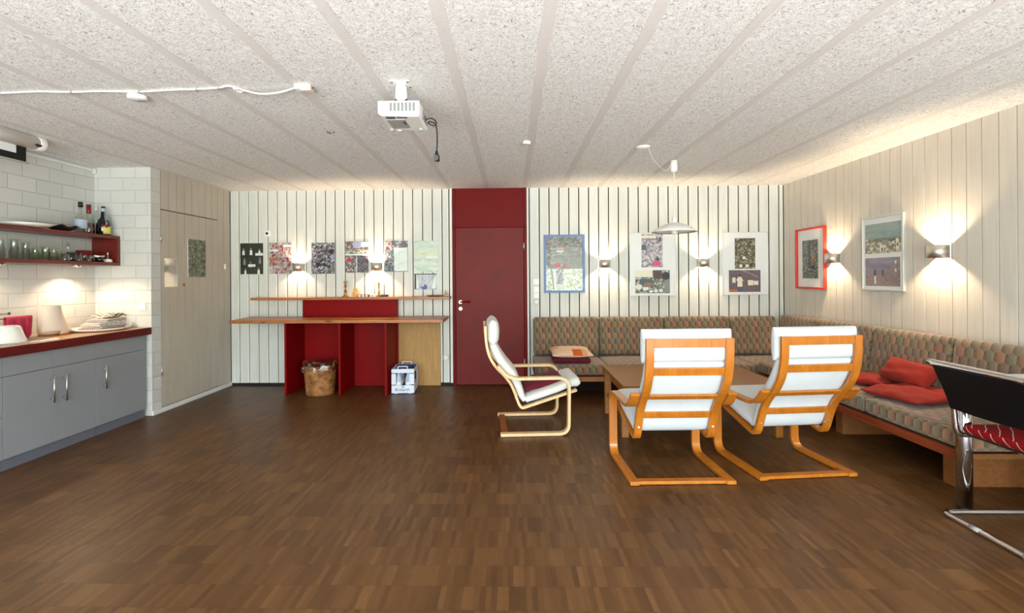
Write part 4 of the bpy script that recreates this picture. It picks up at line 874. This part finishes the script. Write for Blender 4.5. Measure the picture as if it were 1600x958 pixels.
# projector screen on the left wall under the ceiling
ps = thing('projection_screen', 'white roll-up projection screen case with black-edged canvas at the ceiling', 'screen', (-3.70, -2.46, HC))
mb = MB(); mb.open = False
def ring(y): return [(.052*math.cos(a)*1.0-.0, y, -.055+.052*math.sin(a)) for a in (2*math.pi*k/20 for k in range(20))]
mb.rings([ring(-1.0), ring(-.03)]); obj('case', mb, M['white'], ps)
obj('end_cap', MB().rings([[(.055*math.cos(a), y, -.055+.055*math.sin(a)) for a in (2*math.pi*k/20 for k in range(20))] for y in (-.03, .03)]), M['white'], ps, bevel=.006)
obj('end_hole', MB().tube([(.045, -.035, -.075), (.05, -.035, -.082)], .012, 14).tube([(.045, -.055, -.075), (.05, -.055, -.082)], .012, 14), M['black'], ps)
obj('canvas', MB().box(-.012, -.009, -1.0, -.165, -.165, -.09), M['whitepaint'], ps)
obj('black_border', MB().box(-.0095, -.0075, -1.0, -.09, -.215, -.165).box(-.0125, -.0075, -.165, -.09, -.165, -.09), M['blackscreen'], ps)
obj('bottom_bar', MB().tube([(-.009, -1.0, -.222), (-.009, -.07, -.222)], .008, 10), M['white'], ps)
# cable duct along the wall top
struct(obj('trim_3', MB().box(XK+.001, XK+.022, -3.6, YP-.02, H-.045, H-.02), M['trim'], bevel=.002), 'thin white cable duct along the top of the brick wall')
tg = thing('cable_clip', 'small clip at the end of the cable duct in the brick corner', 'clip', (XK+.02, YP-.02, H-.04)); obj('clip_body', MB().box(-.012, .012, -.012, .008, -.02, .02), M['white'], tg, bevel=.002); obj('screw', MB().tube([(0.006, -.012, 0), (.006, -.014, 0)], .005, 10), M['darkgrey'], tg)

pj = thing('projector', 'white projector hanging from the ceiling on a short mount', 'projector', (-.632, -3.40, HC))
obj('ceiling_plate', MB().box(-.055, .055, -.05, .05, -.006, 0).tube([(-.045, -.04, -.006), (-.045, -.04, -.009)], .007, 10, 1).tube([(.045, -.04, -.006), (.045, -.04, -.009)], .007, 10, 1).tube([(.045, .04, -.006), (.045, .04, -.009)], .007, 10, 1), [M['white'], M['darkgrey']], pj, bevel=.001)
obj('mount_arm', MB().lathe([(.001, -.006), (.024, -.006), (.03, -.02), (.034, -.05), (.034, -.085), (.026, -.10), (.001, -.10)], n=24), M['white'], pj)
obj('mount_joint', MB().tube([(-.035, 0, -.10), (.035, 0, -.10)], .012, 12).box(-.09, .09, -.006, .02, -.126, -.11).tube([(.045, -.05, -.126), (.085, .02, -.105), (.09, .03, -.115)], .004, 8), [M['black']], pj)
body = MB(); bx0, bx1, by0, by1, bz0, bz1 = -.112, .122, -.10, .175, -.22, -.132
body.prism([(bx0, bz0+.018), (bx0+.02, bz0+.004), (bx1-.01, bz0-.004), (bx1, bz0+.004), (bx1, bz1), (bx0, bz1)], 1, by0, by1)
pb = obj('body', body, M['white'], pj, bevel=.007)
vt = MB()
for k in range(7): vt.box(-.045+k*.0215, -.045+k*.0215+.0145, by0-.0012, by0+.001, bz0+.028, bz1-.012)
obj('vent', vt, M['ventgrey'], pb)
vt = MB()
for k in range(7): vt.box(-.045+k*.0215, -.045+k*.0215+.015, by0+.012, by0+.03, bz1-.001, bz1+.001)
obj('vent', vt, M['darkgrey'], pb)
obj('logo_strip', MB().box(-.102, -.058, by0-.001, by0+.001, bz1-.032, bz1-.026), M['grey'], pb); obj('indicator', MB().tube([(-.08, by0-.0015, bz0+.026), (-.08, by0+.001, bz0+.026)], .003, 8), M['darkgrey'], pb)
obj('lens', MB().tube([(-.05, by1-.01, -.185), (-.05, by1+.025, -.185)], .036, 24).tube([(-.05, by1+.02, -.185), (-.05, by1+.027, -.185)], .028, 20, 1), [M['white'], M['lens']], pj)
obj('bottom_cover', MB().box(-.075, .03, -.045, .11, bz0-.004, bz0+.002).box(-.07, -.02, -.09, -.06, bz0-.003, bz0+.002, 1).box(-.01, .05, -.088, -.07, bz0-.004, bz0+.002, 1).box(.012, .024, -.02, .035, bz0-.007, bz0, 1), [M['grey'], M['darkgrey']], pj, bevel=.001)
obj('side_panel', MB().box(bx1-.001, bx1+.004, -.02, .15, -.205, -.15).box(bx1+.003, bx1+.006, .05, .09, -.195, -.165, 1), [M['grey'], M['darkgrey']], pj, bevel=.001)
obj('foot', MB().lathe([(.001, -.236), (.012, -.236), (.014, -.218), (.001, -.216)], (.09, .13, 0), 14).lathe([(.001, -.236), (.012, -.236), (.014, -.216), (.001, -.214)], (-.085, .13, 0), 14), M['grey'], pj)
cordp = [(.122, .10, -.18), (.155, .10, -.17), (.18, .10, -.185), (.188, .10, -.205), (.17, .10, -.215), (.14, .10, -.2), (.15, .10, -.19), (.18, .10, -.205), (.19, .10, -.24), (.192, .10, -.32), (.188, .10, -.372)]
cd_ = obj('power_cord', MB().tube(smooth_path(cordp, 5), .0042, 8), M['black'], pj)
obj('plug', MB().tube([(.188, .10, -.365), (.188, .10, -.385), (.190, .10, -.40), (.192, .10, -.428)], [.006, .010, .0165, .015], 14).tube([(.187, .095, -.41), (.187, .075, -.412)], .0165, 16), M['black'], cd_)

def detector(name, label, x, y, r, h, cat='smoke detector'):
    t = thing(name, label, cat, (x, y, HC)); obj('housing', MB().lathe([(.001, 0), (r, 0), (r, -h*.75), (r*.86, -h), (.001, -h)], n=28), M['white'], t)
    obj('sensor', MB().lathe([(.001, -h), (r*.22, -h), (r*.2, -h-.006), (.001, -h-.006)], n=14), M['grey'], t); return t
detector('smoke_detector', 'small round white detector on the ceiling above the red door', .132, -2.134, .033, .022)
detector('smoke_detector', 'round white detector under the ceiling cable at the left', -2.265, -3.30, .052, .03)
rs = thing('cable_rose', 'flat white cable rose on the ceiling left of the pendant lamp', 'cable rose', (1.148, -1.92, HC)); obj('cover', MB().lathe([(.001, 0), (.062, 0), (.055, -.012), (.03, -.018), (.001, -.019)], n=28), M['white'], rs)
obj('cable', MB().tube(smooth_path([(.05, .02, -.012), (.12, .12, -.08), (.22, .26, -.12), (.33, .43, -.12), (.40, .51, -.05), (.405, .525, -.03)], 6), .0028, 6), M['white'], rs)
jb = thing('junction_box', 'small white junction box at the end of the ceiling cable', 'junction box', (-1.205, -3.40, HC)); obj('box_body', MB().box(-.045, .035, -.025, .02, -.028, 0), M['white'], jb, bevel=.003); obj('socket_face', MB().box(-.01, .05, -.02, .03, -.036, -.0), paint('pale_pink_terminal', lin(214, 196, 186), .5), jb, bevel=.003); obj('screw', MB().tube([(.02, -.022, -.02), (.02, -.024, -.02)], .006, 8).tube([(.055, 0, -.016), (.06, 0, -.016)], .006, 8), M['darkgrey'], jb)
cbl = [(-4.15, -3.40), (-3.9, -3.395), (-3.5, -3.385), (-3.03, -3.381), (-2.8, -3.395), (-2.6, -3.378), (-2.41, -3.384), (-2.2, -3.366), (-2.0, -3.385), (-1.84, -3.39), (-1.70, -3.405), (-1.63, -3.43), (-1.60, -3.40)]
pts_ = [(x, y, H-.008) for x, y in cbl]+[(-1.60+.022*math.cos(a), -3.375+.0+.03*math.sin(a), H-.011) for a in (-1.5, -.5, .6, 1.8, 2.9, 4.1)]+[(-1.57, -3.37, H-.012), (-1.48, -3.36, H-.03), (-1.36, -3.375, H-.03), (-1.25, -3.405, H-.016)]
cw_ = thing('ceiling_cable', 'white cable clipped across the ceiling towards the junction box', 'cable', (0, 0, 0)); obj('cable', MB().tube(smooth_path(pts_, 4), .0055, 8), M['white'], cw_)
for x, y in ((-3.03, -3.381), (-2.6, -3.378), (-2.2, -3.366), (-1.84, -3.39), (-1.70, -3.405)): obj('clip', MB().box(x-.004, x+.004, y-.012, y+.012, H-.017, H-.001), M['grey'], cw_)
hk = MB(); hk.tube([(0, 0, 0), (0, 0, -.014), (.012, 0, -.02), (.018, 0, -.012)], .003, 8); hk.tube([(.03, .01, 0), (.03, .01, -.012)], .004, 8); hk.tube([(-.012, -.02, 0), (-.01, -.02, -.014), (.004, -.02, -.018)], .003, 8)
tag(obj('ceiling_hook', hk, M['darkgrey'], loc=(-1.385, -2.50, HC)), 'tiny dark hook in the ceiling left of the projector', 'hook')

pl = thing('pendant_lamp', 'white saucer pendant lamp hanging over the coffee table', 'lamp', (1.588, -1.375, HC))
obj('canopy', MB().lathe([(.001, 0), (.034, 0), (.034, -.098), (.024, -.108), (.012, -.115), (.001, -.115)], n=24), M['white'], pl)
obj('rod', MB().tube([(0, 0, -.11), (0, 0, -.565)], .007, 10), M['tongue'], pl)
obj('shade', MB().lathe([(.014, -.565), (.018, -.60), (.05, -.606), (.105, -.625), (.165, -.655), (.21, -.688), (.213, -.697), (.205, -.690), (.16, -.66), (.10, -.631), (.05, -.613), (.016, -.608)], n=48, caps=False), M['white'], pl)
obj('socket', MB().lathe([(.001, -.55), (.02, -.552), (.022, -.6), (.02, -.64), (.001, -.642)], n=18), M['white'], pl)
obj('bulb', MB().lathe([(.001, -.64), (.014, -.642), (.03, -.672), (.034, -.69), (.028, -.71), (.012, -.72), (.001, -.721)], n=20), M['offbulb'], pl)
obj('diffuser_ring', MB().rings([[((.188+.004*math.cos(b_))*math.cos(a), (.188+.004*math.cos(b_))*math.sin(a), -.692+.004*math.sin(b_)) for b_ in (0, 1.57, 3.14, 4.71)] for a in (2*math.pi*k/40 for k in range(40))], closed=True), M['grey'], pl)
obj('pull_cord', MB().tube([(.1, -.02, -.66), (.03, -.03, -.74), (.0, -.02, -.72)], .0015, 6), M['white'], pl)

# ------------------------------------------------------------------ corner bench
SZ, CT = .385, .115                # seat top, seat cushion thickness
SZR = .425                         # seat top of the right wing
YB, XB = -.79, 2.655                # front lines of the two wings
YE = -3.28                         # end of the right wing
z1 = SZ-CT-.0145; z0 = z1-.03; r1 = SZR-CT-.0145; r0 = r1-.03
bn = thing('bench_base', 'low wooden bench base along the back wall, open underneath', 'bench', (.25, -.02, 0), 0, 'wooden bench bases of the corner seat')
lx = lambda x: x-.25
ly = lambda y: y+.02
obj('platform', MB().box(lx(.25), lx(XR-.01), ly(YB+.022), ly(-.02), z0, z1), M['benchwood'], bn)
obj('front_rail', MB().box(lx(.25), lx(XB), ly(YB), ly(YB+.021), z0-.02, z1), M['pine'], bn, bevel=.002)
for x0, x1, y0, y1 in ((.27, .30, YB+.05, -.05), (1.62, 1.66, YB+.25, -.05), (3.28, 3.32, YB+.25, -.05)):
    obj('support_box', MB().box(lx(x0), lx(x1), ly(y0), ly(y1), 0, z0), M['benchwood'], bn, bevel=.002)
M['benchshade'] = paint('painted_bench_shade', lin(34, 24, 18), .8, .1, spec=.1)  # near-black colour standing in for the shade under the benches
obj('bench_shade_panel', MB().box(lx(.31), lx(3.27), ly(-.34), ly(-.32), 0, z0), M['benchshade'], bn)  # added dark panel, paints the shade below the back bench
bn = thing('bench_base', 'low wooden bench base along the right wall, on two wooden boxes', 'bench', (XR, -.8, 0), 0, 'wooden bench bases of the corner seat')
lx = lambda x: x-XR
ly = lambda y: y+.8
obj('platform', MB().box(lx(XB+.023), lx(XR-.01), ly(YE+.01), ly(YB-.005), r0, r1), M['benchwood'], bn)
obj('front_rail', MB().box(lx(XB), lx(XB)+.022, ly(YE), ly(YB-.005), r0-.025, r1), M['benchrail'], bn, bevel=.002)
for x0, x1, y0, y1 in ((2.80, 3.30, -1.97, -1.88), (2.81, 3.30, -3.03, -2.94)):
    obj('support_box', MB().box(lx(x0), lx(x1), ly(y0), ly(y1), 0, r0), M['benchwood'], bn, bevel=.002)
obj('bench_shade_panel', MB().box(lx(3.32), lx(3.34), ly(YE+.02), ly(YB-.01), 0, r0), M['benchshade'], bn)  # added dark panel, paints the shade below the right bench
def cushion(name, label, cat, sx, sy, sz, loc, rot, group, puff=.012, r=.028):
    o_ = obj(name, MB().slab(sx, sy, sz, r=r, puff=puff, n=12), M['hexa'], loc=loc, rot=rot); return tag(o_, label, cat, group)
CG = 'honeycomb-patterned seat cushions of the corner bench'; BG = 'honeycomb-patterned back cushions of the corner bench'
xs = [.25, 1.05, 1.845, XB+.0]
lbs = ['patterned seat cushion at the bench end beside the red door', 'patterned seat cushion behind the coffee table left half', 'patterned seat cushion behind the coffee table right half']
sd = -YB-.02
for k in range(3):
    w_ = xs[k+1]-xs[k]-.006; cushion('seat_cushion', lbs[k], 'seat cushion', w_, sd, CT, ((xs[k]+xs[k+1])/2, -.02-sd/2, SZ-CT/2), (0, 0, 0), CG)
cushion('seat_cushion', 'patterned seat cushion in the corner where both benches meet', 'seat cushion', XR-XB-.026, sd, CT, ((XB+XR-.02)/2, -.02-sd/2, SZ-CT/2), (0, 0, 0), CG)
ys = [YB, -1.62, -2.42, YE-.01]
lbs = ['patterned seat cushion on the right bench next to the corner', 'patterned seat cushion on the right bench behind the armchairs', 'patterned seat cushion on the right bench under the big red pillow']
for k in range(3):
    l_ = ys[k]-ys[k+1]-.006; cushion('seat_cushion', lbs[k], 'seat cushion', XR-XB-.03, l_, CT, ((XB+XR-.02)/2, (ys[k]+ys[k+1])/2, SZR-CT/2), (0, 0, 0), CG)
BH, BT = .462, .125; th_ = math.radians(8)
def back_c(label, c, w_, wall):
    # the cushion leans back against the wall: slab thickness along local z turned to face the room
    if wall == 'B': loc = (c, -.035-BT/2-.035, SZ+BH/2+.014); rot = (math.pi/2-th_, 0, 0)
    else: loc = (XR-.035-BT/2-.035, c, SZR+BH/2+.004); rot = (math.pi/2-th_, 0, -math.pi/2)
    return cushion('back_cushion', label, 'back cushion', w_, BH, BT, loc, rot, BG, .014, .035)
xb = [.256, 1.06, 1.85, 2.648, 3.20]
for k, lb in enumerate(['patterned back cushion beside the red door under the blue picture', 'patterned back cushion under the left sconce of the bench wall', 'patterned back cushion behind the left honey armchair', 'patterned back cushion nearest the corner on the back wall']):
    back_c(lb, (xb[k]+xb[k+1])/2, xb[k+1]-xb[k]-.008, 'B')
yb = [-.21, -.95, -1.737, -2.545, -3.285]
for k, lb in enumerate(['patterned back cushion nearest the corner on the right wall', 'patterned back cushion under the red picture frame side of the right wall', 'patterned back cushion behind the red bolster', 'patterned back cushion at the near end of the right bench']):
    back_c(lb, (yb[k]+yb[k+1])/2, yb[k]-yb[k+1]-.008, 'R')
# loose cushions
TR = Matrix.Translation; RX = lambda a: Matrix.Rotation(a, 4, 'X'); RY = lambda a: Matrix.Rotation(a, 4, 'Y'); RZ = lambda a: Matrix.Rotation(a, 4, 'Z')
tag(obj('scatter_cushion', MB().slab(.42, .40, .055, r=.025, puff=.008), M['maroon'], loc=(.66, -.55, SZ+.04)), 'flat maroon cushion under the patchwork cushion on the bench', 'cushion')
def patch(u, v):
    if -.05 < u < .45 and v < -.35: return 1
    if .45 <= u < .75 and v < -.3: return 2
    if u < -.55 and v > 0: return 2
    return 0
tag(obj('scatter_cushion', MB().pillow(.46, .43, .09, n=20, mfun=patch), [M['cream'], M['orange'], M['tan']], loc=(.665, -.54, SZ+.112), rot=(math.radians(4), 0, .04)), 'cream patchwork cushion with orange square on the bench', 'cushion')
tag(obj('scatter_cushion', MB().pillow(.19, .40, .15, n=18, flat=5., wr=.003, seed=2), M['redcloth'], loc=(3.07, -2.33, SZR+.165), rot=(math.radians(6), math.radians(-52), 0)), 'plump red cushion leaning on the right wall back cushions', 'cushion', 'red cushions on the right bench')
tag(obj('scatter_cushion', MB().pillow(.30, .40, .09, n=20, wr=.007, seed=5), M['redcloth'], loc=(3.0, -2.03, SZR+.05), rot=(0, math.radians(2), .35)), 'smaller flat red cushion nearest the right armchair', 'cushion', 'red cushions on the right bench')
tag(obj('scatter_cushion', MB().pillow(.42, .50, .085, n=30, wr=.009, seed=9), M['redcloth'], loc=(2.95, -2.52, SZR+.052), rot=(math.radians(-1), math.radians(-3), .12)), 'large crumpled red cushion lying flat on the right bench', 'cushion', 'red cushions on the right bench')

# ------------------------------------------------------------------ coffee table
ct = thing('coffee_table', 'low square-edged oak coffee table in front of the corner bench', 'table', (1.585, -1.66, 0), math.radians(0))
tx, ty, tz = .67, .47, .45
obj('tabletop', MB().box(-tx, tx, -ty, ty, tz-.03, tz), M['table'], ct, bevel=.004)
for s_ in (-1, 1):
    obj('apron', MB().box(-tx+.05, tx-.05, s_*(ty-.06)-.011, s_*(ty-.06)+.011, tz-.12, tz-.03), M['table'], ct, bevel=.002)
    obj('apron', MB().box(s_*(tx-.06)-.011, s_*(tx-.06)+.011, -ty+.071, ty-.071, tz-.12, tz-.03), M['table'], ct, bevel=.002)
    for q in (-1, 1): obj('leg', MB().box(s_*(tx-.03)-.03-.0, s_*(tx-.03)+.03, q*(ty-.10)-.03, q*(ty-.10)+.03, 0, tz-.03), M['table'], ct, bevel=.003)
obj('stretcher', MB().box(-tx+.06, tx-.06, -.02, .02, .16, .20), M['table'], ct, bevel=.002)
for s_ in (-1, 1): obj('stretcher', MB().box(s_*(tx-.03)-.012, s_*(tx-.03)+.012, -ty+.13, ty-.13, .16, .20), M['table'], ct, bevel=.002)

# ------------------------------------------------------------------ cantilever armchairs
def armchair(label, loc, rz, wm, fab, group, crossm, dz=0., slats=((.905, .05), (.70, .045), (.53, .042), (.40, .045))):
    r = thing('cantilever_armchair', label, 'armchair', loc, rz, group)
    Ax = .315; Bx = .25
    pA = fillet([(0, 0, .015), (0, .585, .015), (0, .592, .492), (0, .13, .490), (0, .055, .515), (0, -.02, .60)], [0, .085, .10, .12, .1, 0], 8)
    pA = [(p.y, p.z) for p in pA]
    pB = smooth_path([(0, -.122, .935), (0, -.116, .80), (0, -.09, .68), (0, -.035, .585), (0, .04, .505), (0, .097, .427), (0, .135, .335), (0, .158, .272)], 5)+fillet([(0, .162, .262), (0, .186, .222), (0, .24, .238), (0, .668, .372)], .035, 6)
    lift = lambda y: dz*max(0., min(1., (.52-y)/.34))
    pB = [(p.y, p.z+lift(p.y)) for p in pB]
    for s_ in (-1, 1):
        obj('side_frame', MB().ribbon(pA, .06, .024, s_*Ax), wm, r, bevel=.002)
        obj('seat_frame', MB().ribbon(pB, .05, .022, s_*Bx), wm, r, bevel=.002)
        obj('joining_bolt', MB().tube([(s_*(Bx+.026), .147, .30+dz), (s_*(Bx-.026), .147, .30+dz)], .006, 10).tube([(s_*Bx, .128, .31+dz), (s_*Bx, .142, .305+dz)], .006, 10), M['steel'], r)
    obj('base_crossbar', MB().box(-Ax+.03, Ax-.03, .012, .068, .004, .024), crossm, r, bevel=.002)
    up_ = lambda path: [(p.y, p.z+lift(p.y)) for p in path]
    def at(z):
        for (y0_, z0_), (y1_, z1_) in zip(pB, pB[1:]):
            if (z0_-z)*(z1_-z) <= 0 and z0_ != z1_:
                t_ = (z-z0_)/(z1_-z0_); return y0_+(y1_-y0_)*t_, math.atan2(y1_-y0_, z1_-z0_)
        return pB[0][0], 0
    for z, hh in slats:
        y, a = at(z); m_ = TR((0, y+.004, z)) @ RX(-a if a < 1.57 else math.pi-a)
        obj('back_slat', MB().box(-Bx+.024, Bx-.024, -.007, .007, -hh/2, hh/2, 0, m_), wm, r, bevel=.002)
    obj('front_slat', MB().box(-Bx+.024, Bx-.024, .58, .63, .338, .352, 0), wm, r, bevel=.002)
    obj('head_cushion', MB().pad(up_(smooth_path([(0, -.060, .775), (0, -.058, .795), (0, -.055, .83), (0, -.054, .88), (0, -.054, .93), (0, -.057, .97), (0, -.060, .988)], 4)), .575, [.03, .04, .06, .078, .09, .098, .105, .109, .112, .114, .115, .116, .116, .116, .115, .113, .11, .106, .1, .092, .08, .066, .05, .032, .012], x0=0.), fab, r)
    bp = smooth_path([(0, -.058, .785), (0, -.052, .76), (0, -.018, .68), (0, .042, .588), (0, .115, .50), (0, .158, .414), (0, .19, .325), (0, .215, .285)], 5)
    nb_ = len(bp); obj('back_cushion', MB().pad(up_(bp), .53, [.05+.035*math.sin(math.pi*min(1, .12+.88*k/(nb_-1))) for k in range(nb_)], ex=8.), fab, r)
    sp = smooth_path([(0, .222, .286), (0, .27, .305), (0, .356, .332), (0, .495, .378), (0, .60, .420), (0, .665, .434), (0, .70, .432)], 5)
    ns = len(sp); obj('seat_cushion', MB().pad(up_(sp), .53, [(.055+.02*min(1, k/8)+.022*max(0, (k/(ns-1)-.6)/.4))*(1 if k < ns-3 else (.86, .62, .3)[k-ns+3]) for k in range(ns)], ex=8.), fab, r)
    obj('cushion_underlay', MB().ribbon([(p[0], p[1]+.013) for p in pB if p[1] < .40 and p[0] > .25], .47, .004), M['darkgrey'], r)
    return r
def p3(path): return [(p.y, p.z) for p in path]
AG = 'bentwood cantilever armchairs with white cushions'
armchair('pale birch bentwood armchair seen from the side, beside the red door', (-.128, -1.71, 0), math.radians(-86), M['birch'], M['canvas'], AG, M['brown'])
a1_ = armchair('honey-coloured bentwood armchair seen from behind, in front of the table left', (1.10, -3.02, 0), math.radians(2.), M['bent'], M['canvas2'], AG, M['bent'], .032, ((.938, .055), (.757, .05), (.572, .042), (.428, .047)))
a1_['label'] = 'honey bentwood armchair seen from behind, directly in front of the coffee table'
dup(a1_, (1.966, -2.91, 0), math.radians(6.5), 'honey bentwood armchair seen from behind, nearest the right bench')
tag(obj('scatter_cushion', MB().pillow(.38, .36, .10, n=18, wr=.006, seed=3), M['maroon'], loc=(.262, -1.685, .405), rot=(0, math.radians(-15), math.radians(4))), 'maroon cushion lying on the birch armchair seat', 'cushion')

# ------------------------------------------------------------------ chrome chair and white table at the right edge
ch_ = thing('chrome_chair', 'chrome cantilever chair with black back and red striped seat', 'chair', (2.42, -3.645, 0))
y1, y0 = .25, -.25      # far and near side, local
obj('tube_frame', MB().tube(fillet([(-.02, y1, .85), (.066, y1, .62), (.08, y1, .45), (.50, y1, .45), (.53, y1, .013), (0., y1, .013), (0., y0, .013), (.53, y0, .013), (.50, y0, .45), (.08, y0, .45), (.066, y0, .62), (-.02, y0, .85)], [0, .05, .05, .08, .09, .05, .05, .09, .08, .05, .05, 0], 8), .0155, 14), M['chrome'], ch_)
obj('top_rail', MB().tube(fillet([(-.022, y1+.055, .853), (-.024, y1, .852), (-.03, y0+.01, .850), (-.02, y0-.03, .845), (.05, y0-.045, .83)], [.02, .02, .05, .05, 0], 6), .02, 16), M['chrome'], ch_)
mb = MB(); bt_ = [(-.030, .845), (-.014, .80), (.02, .72), (.052, .63), (.058, .60)]
rings = []
for x, z in bt_:
    k = (.845-z)/.245; yw1, yw0 = y1+.012-.012*k, y0-.012+.012*k
    ring = [(x-.014-.022*math.sin(math.pi*j/10), yw0+(yw1-yw0)*j/10, z) for j in range(11)]+[(x+.006-.022*math.sin(math.pi*j/10), yw0+(yw1-yw0)*j/10, z) for j in range(10, -1, -1)]
    rings.append(ring)
mb.rings(rings, smooth=False); obj('backrest', mb, M['leather'], ch_, bevel=.004)
mb = MB(); mb.slab(.42, .47, .05, r=.024, puff=.012, n=12)
obj('seat', mb, M['redstripe'], ch_, loc=(.30, 0, .492)); obj('seat_shell', MB().slab(.40, .45, .016, r=.007, puff=.0, n=8), M['black'], ch_, loc=(.30, 0, .467))
for x in (.15, .45): obj('seat_crossbar', MB().tube([(x, y0, .45), (x, y1, .45)], .009, 10), M['chrome'], ch_)
for p_ in ((0., .05), (0., y0+.02)): obj('floor_glide', MB().tube([(0, p_[1]-.03, .014), (0, p_[1]+.03, .014)], .0155, 12), M['grey'], ch_)
dt_ = thing('dining_table', 'white-topped table on a thick chrome leg at the right edge', 'table', (2.60, -3.33, 0))
rc_ = [Vector((p[0], p[1], 0)) for p in ((-.03, -.5), (-.03, .095), (.3, .095))]
edge = [(p.x, p.y) for p in fillet(rc_, .07, 8)]+[(.585, .095), (.585, -1.1), (-.03, -1.1)]
obj('tabletop', MB().prism(edge, 2, .73, .76), M['tabletop'], dt_, bevel=.003)
for x, y in ((0, 0), (.54, 0), (.54, -.9)):
    lg = obj('leg', MB().lathe([(.038, .02), (.038, .725), (.03, .729)], (x, y, 0), 28), M['chrome'], dt_); obj('leg_foot', MB().lathe([(.001, 0), (.036, 0), (.036, .02), (.001, .02)], (x, y, 0), 24), M['black'], lg)

# ------------------------------------------------------------------ daylight, world, camera
W = bpy.data.worlds.new('daylight'); SC.world = W; W.use_nodes = True
nt = W.node_tree; bg = nt.nodes['Background']
tc = nt.nodes.new('ShaderNodeTexCoord'); sp_ = nt.nodes.new('ShaderNodeSeparateXYZ'); rp = nt.nodes.new('ShaderNodeValToRGB')
nt.links.new(tc.outputs['Generated'], sp_.inputs[0]); mr = nt.nodes.new('ShaderNodeMapRange'); mr.inputs[1].default_value = -1; mr.inputs[2].default_value = 1; nt.links.new(sp_.outputs[2], mr.inputs[0]); nt.links.new(mr.outputs[0], rp.inputs[0])
e_ = rp.color_ramp.elements; e_[0].position = .3; e_[0].color = (1.55, 1.57, 1.6, 1); e_[1].position = .62; e_[1].color = (.80, .91, 1., 1)
k_ = e_.new(.49); k_.color = (.60, .68, .60, 1)
nt.links.new(rp.outputs[0], bg.inputs[0]); bg.inputs[1].default_value = 16.
pa = bpy.data.lights.new('window_portal', 'AREA'); pa.shape = 'RECTANGLE'; pa.size = W1-W0; pa.size_y = 2.24; pa.cycles.is_portal = True
po_ = bpy.data.objects.new('window_portal', pa); COL.objects.link(po_); po_.location = ((W0+W1)/2, YF-.1, 1.18); po_.rotation_euler = (math.pi/2, 0, 0)

cam = bpy.data.cameras.new('camera'); co = bpy.data.objects.new('camera', cam); COL.objects.link(co); SC.camera = co
F_, CX, CY, YAW, ROLL, D_, HH = 775.719, 780.58, 433.57, .0247, .0073, 6.2577, 1.3554
cam.sensor_width = 36; cam.lens = F_/1600*36; cam.shift_x = (800-CX)/1600; cam.shift_y = (CY-479)/1600; cam.clip_start = .05
Rm = Matrix.Rotation(YAW, 3, 'Z') @ Matrix.Rotation(ROLL, 3, 'Y')
rt, fw, upv = Rm @ Vector((1, 0, 0)), Rm @ Vector((0, 1, 0)), Rm @ Vector((0, 0, 1))
mw = Matrix((rt, upv, -fw)).transposed().to_4x4(); mw.translation = Vector((0, -D_, HH)); co.matrix_world = mw

vs_ = SC.view_settings; vs_.view_transform = 'Standard'; vs_.look = 'None'; vs_.gamma = 1; vs_.use_curve_mapping = False; vs_.exposure = 0.
SC.cycles.use_denoising = True
SC.cycles.max_bounces = 10; SC.cycles.diffuse_bounces = 6; SC.cycles.transparent_max_bounces = 16
SC.cycles.sample_clamp_indirect = 6.
